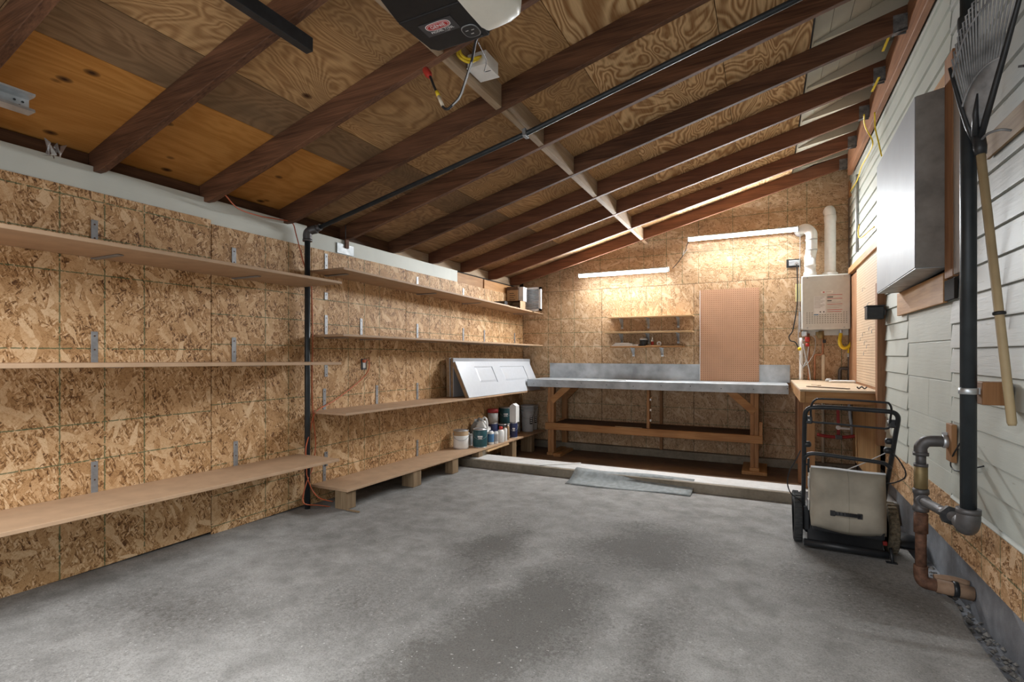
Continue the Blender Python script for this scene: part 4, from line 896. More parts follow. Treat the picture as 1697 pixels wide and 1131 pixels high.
for k, (wd, mt) in enumerate(((1, TXTR), (.4, TXTD), (1, TXTR), (.3, TXTD), (.9, TXTG), (1, TXTR), (.95, TXTG), (.8, TXTG), (1, TXTR), (.95, TXTR))): flat('print', .614, .614 + .145 * wd, 1.868 - .021 * k - (.010 if mt is TXTD else .005), 1.868 - .021 * k, mt, yy - .0007, lb)
lb = flat('brand_plate', .555, .67, 1.888, 1.912, WHITEP, yy, WH); flat('print', .572, .59, 1.894, 1.906, TXTR, yy - .0007, lb); flat('print', .597, .655, 1.897, 1.904, TXTG, yy - .0007, lb)
flat('blue_badge', .484, .53, 1.642, 1.652, TXTB, yy, WH)
# vents
V1 = Vector((.455, 6.86, hz1)); 
m = MB(); m.lathe([(.062, -.01), (.066, .0), (.066, .05), (.058, .052), (.058, .12), (.062, .122), (.062, .135), (.058, .137), (.058, .24)], V1, 22); m.build('intake_pipe', WHITEP, WH)
m = MB(); m.tube(smooth_path([V1 + Vector((0, 0, .21)), V1 + Vector((.008, 0, .27)), V1 + Vector((.016, 0, .33)), V1 + Vector((.016, 0, .45)), V1 + Vector((.012, .01, .51)), V1 + Vector((-.03, .03, .565)), V1 + Vector((-.075, .06, .57)), V1 + Vector((-.10, .155, .565))], 5), .058, 20); m.build('elbow_pipe', WHITEP, WH)
for z in (.30, .42): m = MB(); m.lathe([(.060, 0), (.063, .004), (.063, .014), (.060, .018)], V1 + Vector((.014, 0, z)), 20); m.build('pipe_band', GREYP, WH)
V2 = Vector((.655, 6.87, hz1))
m = MB(); m.lathe([(.075, -.005), (.078, .03), (.060, .04), (.057, .05), (.057, .62), (.060, .622), (.062, .63), (.062, .68), (.057, .69)], V2, 22); m.build('exhaust_pipe', WHITEP, WH)
m = MB(); m.tube(smooth_path([V2 + Vector((0, 0, .67)), V2 + Vector((0, .005, .72)), V2 + Vector((-.004, .03, .755)), V2 + Vector((-.005, .08, .765)), V2 + Vector((-.005, .15, .765))], 5), .056, 20); m.build('exhaust_elbow', WHITEP, WH)
# valves and water pipes
def vpipe(n, pts, r, mat, k=5): m = MB(); m.tube(smooth_path(pts, k), r, 10); return m.build(n, mat, WH)
Yp = 6.96
def hp(u, v, y=Yp): return at(u, v, Y=y)
vpipe('hot_pipe', [hp(1328, 560), hp(1328, 600), hp(1327.5, 632.5)], .021, WHITEP)
vpipe('copper_pipe', [hp(1340, 553), hp(1340, 590), hp(1340, 634)], .013, COPPER)
vpipe('cold_drop', [hp(1363.5, 549, 6.9), hp(1363.5, 570), hp(1363.5, 583), hp(1361, 588), hp(1354, 588), hp(1350.5, 590), hp(1350, 597), hp(1350, 634)], .012, COPPER, 4)
vpipe('cold_pipe', [hp(1364.3, 588), hp(1364.3, 610), hp(1364.3, 633.5)], .018, CREAM)
vpipe('valve_line', [hp(1326, 563), hp(1333, 564), hp(1338, 563)], .014, GALV)
m = MB(); m.box(.372, .43, 6.90, 6.98, 1.405, 1.47); m.build('hot_valve', GALV, WH, bevel=.012)
m = MB(); p = hp(1338, 563, 6.9); m.lathe([(.02, -.03), (.026, -.01), (.026, .02), (.016, .03)], p, 12); p = hp(1338, 572, 6.9); m.lathe([(.018, -.02), (.022, 0), (.018, .02)], p, 12); m.build('red_valve', REDP, WH)
m = MB(); p = hp(1360, 556, 6.9); m.lathe([(.03, -.04), (.036, -.01), (.03, .035), (.02, .05)], p, 12); m.box(p.x - .05, p.x + .03, p.y - .02, p.y + .03, p.z - .005, p.z + .04); m.build('cold_valve', BRASS, WH, bevel=.006)
m = MB(); p = hp(1366, 566, 6.9); m.box(p.x - .016, p.x + .016, p.y - .016, p.y + .016, p.z - .02, p.z + .02); m.build('lever_cap', BLACK, WH, bevel=.004)
vpipe('gas_connector', [Vector((.76, 6.88, hz0 - .045)), hp(1391.5, 566, 6.85), hp(1394, 574, 6.85), hp(1400, 577.5, 6.85), hp(1407, 574, 6.85), hp(1413, 566, 6.86), hp(1415.5, 564, 6.9), hp(1411, 574, 6.93), hp(1408, 580, 6.95), hp(1407.5, 585)], .019, YELLOW, 6)
vpipe('gas_nipple', [Vector((.76, 6.88, hz0)), Vector((.76, 6.88, hz0 - .05))], .017, GALV)
vpipe('gas_riser', [hp(1407.5, 584), hp(1407.5, 600), hp(1407, 632)], .016, IRON)
vpipe('gas_coupling', [hp(1407.5, 586), hp(1407.5, 592)], .022, GALV)
vpipe('gas_branch', [hp(1407, 611), hp(1401, 611), hp(1395, 611), hp(1392.5, 613), hp(1391.5, 618), hp(1391.5, 632)], .018, IRON, 4)
vpipe('control_wire', [hp(1340, 549, 6.9), hp(1345, 556, 6.9), hp(1351, 562, 6.9), hp(1350, 582, 6.9), hp(1342, 598, 6.9), hp(1333, 607, 6.9), hp(1327, 602, 6.9), hp(1325, 588, 6.95)], .004, GREYP, 6)
vpipe('drain_hose', [hp(1331, 570, 6.93), hp(1335, 590, 6.92), hp(1341, 612, 6.92), hp(1343, 630, 6.92)], .008, GREYP, 6); vpipe('drain_hose', [hp(1341, 570, 6.93), hp(1337, 595, 6.93), hp(1331, 610, 6.93)], .008, GREYP, 6)
# outlet, cord, yellow tag, conduit left of the heater
p = hp(1315, 436.5, 7.006); ob = thing('wall_outlet', 'open electric box in the back wall above the heater corner', 'outlet', p)
m = MB(); m.box(p.x - .075, p.x + .075, 7.006, 7.012, p.z - .05, p.z + .05); m.build('box_opening', BLACK, ob); m = MB(); m.box(p.x - .05, p.x + .06, 6.998, 7.006, p.z - .03, p.z + .035); m.build('receptacle', GALV, ob, bevel=.004)
m = MB(); m.cyl((p.x + .03, 6.998, p.z - .01), (p.x + .03, 6.96, p.z - .02), .022, 12); m.build('plug', TXTG, ob)
q = Vector((p.x + .03, 6.955, p.z - .02)); m = MB(); m.tube(smooth_path([q, hp(1321, 446), hp(1321.5, 470), hp(1321, 505), hp(1316.5, 535), hp(1313, 550), hp(1307.5, 558), hp(1310, 565), hp(1317, 567), hp(1321, 572), hp(1324, 579)], 6), .0065, 8)
tag(m.build('power_cord', BLACK), 'black power cord dropping left of the white water heater', 'cord')
m = MB(); m.tube(smooth_path([hp(1326, 388, 6.9), hp(1325.5, 420), hp(1325, 470), hp(1324, 520), hp(1323, 560), hp(1323.5, 580)], 6), .004, 8); tag(m.build('fixture_cord', GREYP), 'thin grey cord from the upper tube light past the heater', 'cord')
m = MB(); a, b = hp(1318, 471, 6.975), hp(1327.5, 500, 6.975); m.box(a.x, b.x + .02, 6.97, 6.9712, b.z, a.z); nt = tag(m.build('paper_tag', YELLOWT), 'yellow paper tag hanging left of the water heater', 'tag')
p = hp(1325, 578.5, 6.94); m = MB(); m.lathe([(.012, -.02), (.022, 0), (.012, .02)], p, 10); tag(m.build('yellow_plug', YELLOW), 'small yellow plug end below the tag beside white pipe', 'plug')
m = MB(); m.box(.352, .36, 6.93, 7.0, 1.46, 1.70); tag(m.build('junction_box', GALV, bevel=.003), 'narrow grey metal box on the left flank of the heater', 'box')

# ------------------------------------------------------------------ small side table in the right corner
ST = thing('side_table', 'small pale topped wooden table in the right corner beneath the water heater', 'table', (.55, 5.7, -.17))
tx0, tx1, ty0, ty1, tz = .262, .842, 5.10, 6.94, .892
m = MB(); m.box(tx0, tx1 - .005, ty0, ty1, tz - .018, tz); m.build('table_top', TABLE, ST, bevel=.002)
def sp(n, x0, x1, y0, y1, z0, z1, mat): m = MB(); m.box(x0, x1, y0, y1, z0, z1); return m.build(n, mat, ST, bevel=.003)
sp('front_apron', tx0 + .04, tx1 - .01, ty0 + .006, ty0 + .044, tz - .115, tz - .019, FIRX); sp('side_apron', tx0 + .002, tx0 + .039, ty0 + .004, ty1, tz - .115, tz - .019, FIRY)
sp('leg', .292, .378, ty0 + .045, ty0 + .085, -.0 + .024, tz - .02, FIRZ); sp('leg', .30, .388, 6.2, 6.24, -.168, tz - .02, TRIMZ); sp('cleat', .55, .83, 6.88, 6.94, tz - .10, tz - .019, FIRX)
# things on it
def on_table(u, v): return at(u, v, Z=tz + .001)
a, b = on_table(1338, 641.3), on_table(1407, 645.5); m = MB(); m.bar(a + Vector((0, 0, .004)), b + Vector((0, 0, .004)), .035, .007); tag(m.build('wood_strip', GREYWOOD), 'long dark thin slat lying on the side table', 'slat')
a, b = on_table(1347, 640), on_table(1358, 641.5); m = MB(); m.bar(a + Vector((0, 0, .012)), b + Vector((0, 0, .012)), .03, .007); tag(m.build('wood_strip', TABLE), 'short pale chip lying across the dark slat on side table', 'slat')
p = on_table(1403, 634.5); tt = thing('plastic_pack', 'white plastic wrapped pack at the back of the side table', 'pack', p)
m = MB(); m.box(p.x - .16, p.x + .10, p.y - .05, p.y + .10, p.z, p.z + .022); m.build('wrapped_pack', WHITEP, tt, bevel=.009); m = MB(); m.lathe([(.03, 0), (.034, .02), (.02, .035)], (p.x - .16, p.y + .04, p.z + .004), 14); m.build('pack_end', GREYP, tt)
p = on_table(1428, 645.5); m = MB(); m.tube(smooth_path([p + Vector((-.035, 0, .02)), p + Vector((-.02, 0, .006)), p + Vector((0, 0, .022)), p + Vector((.02, 0, .006)), p + Vector((.038, 0, .022))], 5), .006, 8); tag(m.build('metal_hook', IRON), 'small bent dark metal hook lying on side table front', 'hook')
p = at(1456, 655, Y=5.10); m = MB(); m.tube([p + Vector((0, 0, 0)), p + Vector((0, 0, -.055))], .004, 6); m.tube(smooth_path([p + Vector((0, 0, -.05)), p + Vector((-.004, -.005, -.065)), p + Vector((-.014, -.01, -.062))], 4), .004, 6); m.build('apron_hook', IRON, ST)
# red bar clamp leaning under the table, with pale pipes behind
Yc = 6.3
ck = thing('bar_clamp', 'red T-shaped bar clamp frame standing under the side table', 'clamp', at(1389, 722, Y=Yc))
m = MB(); m.bar(at(1388.5, 675, Y=Yc), at(1389.5, 722, Y=Yc), .028, .02, (0, 1, 0)); m.build('bar', REDB, ck, bevel=.003)
pts = smooth_path([at(1354, 720.5, Y=Yc - .03), at(1370, 723.5, Y=Yc - .03), at(1389, 725, Y=Yc - .03), at(1406, 724.5, Y=Yc - .03), at(1424, 722, Y=Yc - .03)], 4); m = MB(); m.tube(pts, .017, 10); m.build('cross_bar', REDB, ck)
m = MB(); p = at(1390, 725, Y=Yc - .05); m.box(p.x - .03, p.x + .03, p.y - .02, p.y + .02, p.z - .02, p.z + .02); m.build('bracket', IRON, ck, bevel=.005)
m = MB(); p = at(1389, 709, Y=Yc - .03); m.lathe([(.022, 0), (.022, .02)], p, 14, (0, -1, 0)); m.bar(p + Vector((.02, -.01, -.003)), p + Vector((.10, -.01, -.006)), .024, .02); m.build('handle', WHITEP, ck)
m = MB(); m.cyl(at(1328, 665, Y=6.98), at(1328, 752, Y=6.98), .014, 10); tag(m.build('water_pipe', CREAM), 'cream water pipe rising along the back wall left of the side table', 'pipe')
m = MB(); m.cyl(at(1364, 668, Y=6.97), at(1364, 768, Y=6.97), .016, 10); tag(m.build('water_pipe', CREAM), 'cream water pipe on the back wall behind the red clamp', 'pipe')
m = MB(); m.tube([at(1407, 668, Y=6.9), at(1409, 692, Y=6.9), at(1413, 721, Y=6.9)], .016, 10); tag(m.build('water_pipe', FILT), 'slanted white pipe under the side table right of the clamp', 'pipe')
m = MB(); m.bar((.33, 6.97, -.1), (.33, 6.97, .80), .09, .04, (1, 0, 0)); m.build('stud', TRIMZ, wb)
p = at(1453, 706, Y=5.6); m = MB(); m.box(p.x - .07, p.x + .05, 5.5, 5.75, .775, .80); tag(m.build('white_block', FILT, bevel=.006), 'white flat block wedged under the side table at right', 'block')

# ------------------------------------------------------------------ painted cover box over a window on the right wall
CB = thing('wall_cabinet', 'shallow white and grey painted box on the right wall framed in raw wood', 'cabinet', (.80, 4.0, 1.66))
cy0, cy1, cx0, cx1 = 3.36, 4.39, .705, .846
m = MB(); m.hexa([(cx0, cy0, 1.655), (cx1, cy0, 1.655), (cx1, cy1, 1.631), (cx0, cy1, 1.631), (cx0, cy0, 2.56), (cx1, cy0, 2.585), (cx1, cy1, 2.545), (cx0, cy1, 2.525)]); m.build('box_body', DUCTG, CB, bevel=.003)
m = MB(); m.hexa([(cx0 - .004, cy0 + .004, 1.657), (cx0, cy0 + .004, 1.657), (cx0, cy1 + .002, 1.632), (cx0 - .004, cy1 + .002, 1.632), (cx0 - .004, cy0 + .004, 2.558), (cx0, cy0 + .004, 2.558), (cx0, cy1 + .002, 2.524), (cx0 - .004, cy1 + .002, 2.524)]); m.build('front_sheet', DUCTW, CB)
m = MB(); m.hexa([(cx0, cy0 + .01, 1.650), (cx1, cy0 + .01, 1.650), (cx1, cy1, 1.626), (cx0, cy1, 1.626), (cx0, cy0 + .01, 1.6545), (cx1, cy0 + .01, 1.6545), (cx1, cy1, 1.6305), (cx0, cy1, 1.6305)]); m.build('bottom_sheet', GALVD, CB)
def cbx(n, x0, x1, y0, y1, z0, z1, mat): m = MB(); m.box(x0, x1, y0, y1, z0, z1); m.build(n, mat, CB, bevel=.003)
cbx('casing_board', .822, .8475, 3.225, 3.352, 1.585, 2.71, TRIMZ); cbx('casing_stop', .8225, .848, 3.10, 3.215, 1.59, 2.66, GREYWOOD)
cbx('sill_board', .828, .8475, 3.40, 4.455, 1.468, 1.626, FIRY); cbx('sill_block', .832, .848, 3.24, 3.397, 1.475, 1.58, DARKGAP); cbx('head_board', .828, .8475, 3.36, 4.40, 2.59, 2.66, FIRY)
# loudspeaker-like black box
p = at(1456, 518, X=.80); sk = thing('wall_sensor', 'small black box speaker on a bracket by the pale pegboard', 'speaker', p)
m = MB(); m.box(p.x - .085, p.x + .03, p.y - .05, p.y + .06, p.z - .055, p.z + .045); m.build('case', BLACKM, sk, bevel=.006); m = MB(); m.box(p.x - .09, p.x + .035, p.y - .055, p.y + .065, p.z + .045, p.z + .055); m.build('lid', BLACK, sk, bevel=.003)
m = MB(); m.box(p.x + .03, .845, p.y - .01, p.y + .02, p.z - .02, p.z + .02); m.build('bracket', IRON, sk)
m = MB(); m.tube([(.838, 6.30, 2.25), (.838, 6.30, 3.05)], .014, 10); tag(m.build('conduit', GALVD), 'grey vertical conduit on the siding in the far upper corner', 'conduit')
def yw(pts, label): m = MB(); m.tube(smooth_path(pts, 6), .0055, 8); tag(m.build('yellow_cable', YELLOW), label, 'cable')
yw([at(1449.5, 186, X=.79), at(1450.5, 212, X=.80), at(1456, 236, X=.81), at(1461, 259, X=.825)], 'straight yellow cable end hanging from the ledger on siding')
yw([at(1432, 190, X=.70), at(1432.5, 205, X=.72), at(1437, 217, X=.76), at(1444, 229, X=.79), at(1446, 240, X=.80), at(1438, 258, X=.80), at(1428, 276, X=.80), at(1420, 300, X=.82), at(1409, 318, Y=6.9), at(1412, 322, Y=6.9)], 'long wavy yellow cable descending in the far upper right corner')
yw([at(1424, 372, X=.82), at(1422, 385, X=.82), at(1424, 394, X=.82), at(1430, 392, X=.825), at(1440, 383, X=.83), at(1449, 376, X=.83)], 'loop of yellow cable beside grey conduit near the pegboard')

# ------------------------------------------------------------------ drain pipes on the right wall
DP = thing('drain_pipe', 'black and rusty drain pipe assembly standing along the right wall', 'pipe', (.72, 2.63, .0))
vx, vy = .72, 2.631
m = MB(); m.tube([(vx, vy, .56), (vx, vy, 3.05)], .0262, 18); m.build('stack_pipe', PIPEBLK, DP)
m = MB(); m.lathe([(.033, 0), (.034, .012), (.034, .05), (.031, .055), (.031, .085), (.034, .09), (.034, .13), (.033, .14)], (vx, vy, 2.405), 18); m.build('coupling', PIPEBLK, DP)
m = MB(); b0_ = Vector((vx, vy, .52)); tee = Vector((.72, 3.33, .44)); dirn = (tee - b0_).normalized()
m.tube(smooth_path([b0_ + Vector((0, 0, .06)), b0_ + Vector((0, 0, .02)), b0_ + dirn * .02 + Vector((0, 0, -.008)), b0_ + dirn * .06], 5), .038, 18); m.lathe([(.040, 0), (.040, .02)], b0_ + Vector((0, 0, .045)), 18); m.build('lower_elbow', IRON, DP)
m = MB(); m.tube([b0_ + dirn * .05, tee], .0225, 14); m.build('branch_pipe', IRON, DP)
m = MB(); u0 = b0_ + dirn * .20; m.lathe([(.028, -.01), (.042, 0), (.042, .035), (.034, .04), (.034, .06), (.028, .065)], u0, 6, dirn, False); m.build('union_nut', BLACKM, DP)
m = MB(); m.lathe([(.030, -.06), (.036, -.055), (.036, -.035), (.031, -.03), (.031, .03), (.036, .035), (.036, .055), (.030, .06)], tee, 16); m.lathe([(.028, 0), (.028, -.05), (.033, -.055), (.033, -.07)], tee, 14, dirn); m.build('tee', IRON, DP)
sx, sy = tee.x, tee.y
m = MB(); m.lathe([(.027, 0), (.030, .003), (.030, .115), (.027, .118)], (sx, sy, tee.z + .06), 14); m.build('brass_coupling', BRASS, DP)
m = MB(); m.tube([(sx, sy, tee.z + .16), (sx, sy, .70)], .0225, 14); m.lathe([(.031, 0), (.031, .015)], (sx, sy, tee.z + .175), 14); m.build('upper_pipe', IRON, DP)
m = MB(); m.tube(smooth_path([(sx, sy, .68), (sx, sy, .715), (sx + .02, sy - .006, .745), (sx + .06, sy - .01, .752), (sx + .122, sy - .01, .754)], 5), .029, 14); m.lathe([(.034, 0), (.034, .018)], (sx, sy, .672), 14); m.build('upper_elbow', IRON, DP)
m = MB(); m.tube([(sx, sy, .03), (sx, sy, tee.z - .05)], .0245, 14); m.lathe([(.031, 0), (.031, .10)], (sx, sy, tee.z - .17), 14); m.build('rusty_riser', RUST, DP)
m = MB(); m.tube(smooth_path([(sx, sy, .10), (sx, sy, .05), (sx + .01, sy - .008, .020), (sx + .05, sy - .01, .012), (sx + .09, sy - .012, .011)], 5), .031, 14); m.build('floor_elbow', RUST, DP)
m = MB(); m.tube([(sx + .06, sy - .012, .011), (.926, sy - .02, .0)], .034, 16); m.build('wrapped_pipe', BROWNP, DP)
m = MB(); m.tube(smooth_path([(sx + .06, sy + .03, .035), (sx + .13, sy + .03, .04), (.92, sy + .02, .032)], 4), .018, 10); m.build('wrap_seam', BROWNP, DP)
m = MB(); m.lathe([(.039, 0), (.039, .022)], (sx + .125, sy - .015, .008), 16, (1, -.03, -.03)); m.build('clamp_band', BLACKM, DP)
def blockth(label, p, dx, dy, dz, mat, strap_r, strap_z, c): 
    t = thing('wood_block', label, 'block', p); m = MB(); m.box(p.x, .848, p.y - dy, p.y + dy, p.z - dz, p.z + dz); m.build('wood', mat, t, bevel=.003); return t
p = Vector((.757, 2.655, 1.045)); t = blockth('brown wood block clamping the black stack pipe to siding', p, 0, .045, .045, FIRZ, 0, 0, 0)
m = MB(); m.lathe([(.029, 0), (.031, .001), (.031, .024), (.029, .025)], (vx, vy, 1.04), 18); m.box(vx + .02, vx + .05, vy + .0, vy + .03, 1.04, 1.065); m.build('metal_strap', GALV, t)
p = Vector((.826, 3.30, .752)); t = blockth('short upright wood block on siding holding the galvanized elbow', p, 0, .045, .095, FIRZ, 0, 0, 0)
m = MB(); m.lathe([(.032, 0), (.034, .001), (.034, .02), (.032, .021)], (sx + .085, sy - .01, .753), 16, (1, 0, 0)); m.box(sx + .085, .83, sy - .01, sy + .0, .785, .80); m.build('metal_strap', GALV, t)
m = MB(); m.tube(smooth_path([at(1600, 722, X=.845), at(1588, 740, X=.835), at(1578, 758, X=.83), at(1575.5, 772, X=.83), at(1583, 780, X=.835), at(1600, 782, X=.84), at(1617, 776, X=.84), at(1630, 773, X=.848)], 6), .0035, 8); tag(m.build('wire', BLACK), 'black wire loop against the pale siding behind the stack pipe', 'wire')
m = MB(); m.tube(smooth_path([(vx + .075, vy + .21, 3.0), (vx + .072, vy + .20, 2.55), (vx + .085, vy + .17, 2.3), (vx + .11, vy + .14, 1.75), (.845, vy + .06, 1.30)], 6), .0028, 6); tag(m.build('wire', BLACK), 'thin dark wire running down beside the tall stack pipe', 'wire')

# ------------------------------------------------------------------ leaf rake hanging on the right wall
RK = thing('leaf_rake', 'black plastic leaf rake hung tines up with long bamboo coloured handle', 'rake', at(1677, 705, X=.80))
neck = at(1623, 236, X=.74); end = at(1677.5, 706, X=.815)
hd = (neck - end).normalized()
m = MB(); m.tube([end, end + hd * .01, neck + hd * .02], [.011, .0145, .0145], 12); m.build('handle', BAMB, RK)
m = MB(); c = end + (neck - end) * .385; m.lathe([(.016, -.006), (.020, -.003), (.020, .005), (.016, .008)], c, 12, hd); m.build('handle_band', BLACK, RK)
tipL, tipR = at(1577, 112, X=.655), at(1716, -85, X=.80)
fanup = ((tipL + tipR) / 2 - neck); side = (tipR - tipL)
def fan(s, t_, lift=0.0):     # s across -1..1, t along 0..1
    wid = .035 + (1 - .035) * t_ ** .9
    mid = neck + fanup * (t_ * (1.0 + .16 * (1 - s * s)))
    return mid + side * .5 * s * wid + Vector((-1, 0, 0)) * (lift + .035 * (1 - s * s) * t_)
m = MB(); m.tube([neck - hd * .05, neck - hd * .02, neck + hd * .09], [.018, .022, .017], 12); m.build('socket', RAKEB, RK)
m = MB(); n = 10; rows = [.05, .2, .36, .47]; vs = [fan(-1 + 2 * i / n, t0, .0) for t0 in rows for i in range(n + 1)]
m.add(vs, [(r * (n + 1) + i, r * (n + 1) + i + 1, (r + 1) * (n + 1) + i + 1, (r + 1) * (n + 1) + i) for r in range(len(rows) - 1) for i in range(n)], True)
pl_ = m.build('fan_plate', RAKEG, RK); sm_ = pl_.modifiers.new('thick', 'SOLIDIFY'); sm_.thickness = .006
for s in (-1, 1): m = MB(); m.tube([fan(s, .02, .004), fan(s, .25, .006), fan(s, .5, .006), fan(s, .75, .006), fan(s, 1.0, .006)], [.012, .011, .010, .008, .006], 8); m.build('side_rib', RAKEB, RK)
m = MB(); m.tube([fan(.1, .05, .012), fan(.08, .2, .014), fan(.06, .34, .008)], [.014, .010, .003], 8); m.build('mid_rib', RAKEB, RK)
for i in range(22):
    s = -1 + 2 * i / 21; m = MB(); p0, p1, p2 = fan(s, .45, .002), fan(s, .75, .004), fan(s, 1.0, .004); tipd = p2 + (p2 - p1) * .16 + Vector((.03, 0, 0)); m.tube([p0, p1, p2, tipd], [.0042, .0032, .0030, .0022], 6); m.build('tine', RAKEG, RK)
for t0 in (.47, .86): m = MB(); m.tube([fan(-1 + 2 * i / 20, t0, .008) for i in range(21)], .0035, 6); m.build('cross_rib', RAKEG, RK)
m = MB(); p = neck + hd * .0; m.tube(smooth_path([p + Vector((0, .0, .0)), p + Vector((.01, -.05, .012)), p + Vector((.04, -.075, .012)), p + Vector((.07, -.07, .005))], 5), .0045, 8); tag(m.build('wall_hook', STEEL), 'metal hook on the siding holding the rake neck', 'hook')
m = MB(); m.box(.834, .8475, 1.6, 2.84, 2.024, 2.122); tag(m.build('nailer_board', m_wood('nailer_wood', 1, (0.30, 0.19, 0.10), (0.50, 0.36, 0.21)), bevel=.003), 'horizontal bare tan board nailed flat on the siding behind the rake', 'board')
m = MB(); m.bar(at(1690, 110, X=.82), at(1699, 109, X=.82), .01, .008); tag(m.build('peg_hook', BLACK), 'small black peg sticking from siding at the right picture edge', 'peg')

# ------------------------------------------------------------------ push mower with rear bag
MW = thing('lawn_mower', 'walk-behind lawn mower with dirty grey bag, facing the back wall', 'lawn mower', (.43, 3.9, floor_z(3.9)))
def wheel(n, c, r, wd, tire, side, spokes=6):
    c = Vector(c); m = MB(); a = Vector((1, 0, 0))
    m.lathe([(r * .72, -wd / 2), (r * .95, -wd / 2), (r, -wd * .3), (r, wd * .3), (r * .95, wd / 2), (r * .72, wd / 2), (r * .70, wd * .4), (r * .70, -wd * .4), (r * .72, -wd / 2)], c, 36, a)
    w_ = m.build(n, tire, MW)
    t = MB()
    for k in range(28):
        th = 2 * math.pi * k / 28; d = Vector((0, math.cos(th), math.sin(th))); tg = Vector((0, -math.sin(th), math.cos(th)))
        p = c + d * (r - .001); q = .5 * wd * .8; t.bar(p - a * q + tg * .004, p + a * q - tg * .004, .010, .008, d)
    t.build('tread', tire, w_, kind='stuff')
    h = MB(); h.lathe([(r * .71, -wd * .3), (r * .66, -wd * .36), (r * .62, -wd * .1), (r * .3, -wd * .08), (r * .22, -wd * .45), (.004, -wd * .45)], c, 24, a); h.lathe([(r * .71, wd * .3), (r * .66, wd * .36), (r * .62, wd * .1), (r * .3, wd * .08), (r * .22, wd * .45), (.004, wd * .45)], c, 24, a); h.build('rim', RIM, w_)
    return w_
zr_ = floor_z(3.9) + .158
wheel('rear_wheel', (.185, 3.90, zr_), .155, .050, TIRE, -1); wheel('rear_wheel', (.690, 3.90, zr_), .155, .052, TIREM, 1)
wheel('front_wheel', (.20, 4.48, floor_z(4.48) + .103), .10, .045, TIRE, -1); wheel('front_wheel', (.655, 4.48, floor_z(4.48) + .103), .10, .045, TIRE, 1)
fz0 = floor_z(4.2)
m = MB(); m.prism([(.225, 3.88, fz0 + .07), (.225, 4.50, fz0 + .06), (.225, 4.58, fz0 + .12), (.225, 4.50, fz0 + .20), (.225, 3.95, fz0 + .21), (.225, 3.86, fz0 + .15)], (.40, 0, 0)); m.build('deck', BLACKM, MW, bevel=.015, seg=3)
m = MB(); m.lathe([(.10, 0), (.13, .02), (.13, .09), (.10, .12), (.05, .15), (.004, .155)], (.43, 4.24, fz0 + .20), 24); m.build('engine', BLACK, MW)
for bb in ((.205, .232, 3.82, 3.87, .18, .205), (.207, .232, 3.82, 3.9, .085, .105), (.635, .66, 3.80, 3.84, .03, .055)): m = MB(); m.box(*bb); m.build('red_bracket', REDP, MW, bevel=.004)
for x0, x1 in ((.213, .25), (.615, .65)): m = MB(); m.box(x0, x1, 3.80, 3.95, .06, .22); m.build('height_bracket', BLACK, MW, bevel=.008)
m = MB(); m.hexa([(.235, 3.74, -.018), (.635, 3.74, -.018), (.635, 3.77, -.016), (.235, 3.77, -.016), (.24, 3.88, .18), (.63, 3.88, .18), (.63, 3.90, .18), (.24, 3.90, .18)]); m.build('rear_flap', BLACK, MW, bevel=.004)
m = MB(); m.cyl((.215, 3.74, .005), (.655, 3.74, -.005), .022, 12); m.build('flap_roller', BLACK, MW)
# bag: rounded dusty cloth box
vs = []; NX, NZ = 14, 12; bm_ = bmesh.new()
def bagp(u, v, side):    # u,v in 0..1 over the rear face
    x = .242 + .375 * u; z = .165 + .348 * v - .012 * u
    bul = 1 - (2 * u - 1) ** 6; bz = 1 - (2 * v - 1) ** 6
    y = 3.60 - .06 * bul * bz - .03 * (1 - v) + .006 * math.sin(9 * u + 5 * v)
    if v < .12: z += .02 * math.sin(u * math.pi) * -1; 
    return (x, y, z)
m = MB(); F_ = [bagp(i / NX, j / NZ, 0) for j in range(NZ + 1) for i in range(NX + 1)]
m.add(F_, [(j * (NX + 1) + i, j * (NX + 1) + i + 1, (j + 1) * (NX + 1) + i + 1, (j + 1) * (NX + 1) + i) for j in range(NZ) for i in range(NX)], True)
def back(p): return (p[0] * .96 + .017, 3.93, max(.2, p[2] * .62 + .11))
B_ = [back(p) for p in F_]; m.add(B_, [(j * (NX + 1) + i, (j + 1) * (NX + 1) + i, (j + 1) * (NX + 1) + i + 1, j * (NX + 1) + i + 1) for j in range(NZ) for i in range(NX)], True)
rim = [i for i in range(NX + 1)] + [j * (NX + 1) + NX for j in range(1, NZ + 1)] + [NZ * (NX + 1) + i for i in range(NX - 1, -1, -1)] + [j * (NX + 1) for j in range(NZ - 1, 0, -1)]
o_ = len(F_)
for a, b in zip(rim, rim[1:] + rim[:1]): m.f.append([a, b, b + o_, a + o_]); m.sm.append(True)
bag = m.build('grass_bag', BAG, MW)
m = MB(); top = [Vector(F_[NZ * (NX + 1) + i]) + Vector((0, .0, .003)) for i in range(NX + 1)]; m.tube(top, .006, 8); m.build('top_piping', FILT, bag)
m = MB(); m.tube([Vector(bagp(.5, j / 12, 0)) + Vector((0, -.001, 0)) for j in range(13)], .0016, 6); m.build('seam', BAG, bag)
m = MB(); hs = [Vector(bagp(u_, .31, 0)) + Vector((0, -.006 - .018 * math.sin((u_ - .28) / .36 * math.pi), .006 * math.sin((u_ - .28) / .36 * math.pi) - .0)) for u_ in [.28 + .36 * k / 8 for k in range(9)]]
for a, b in zip(hs, hs[1:]): m.bar(a, b, .012, .020, (0, 0, 1))
for q in (hs[0], hs[-1]): m.box(q.x - .012, q.x + .012, q.y - .004, q.y + .012, q.z - .016, q.z + .014)
m.build('bag_handle', BLACK, bag, bevel=.002)
for bb in ((.236, .241, 3.70, 3.76, .36, .42), (.236, .241, 3.70, 3.77, .22, .28)): m = MB(); m.box(*bb); m.build('bag_patch', GREYP, bag)
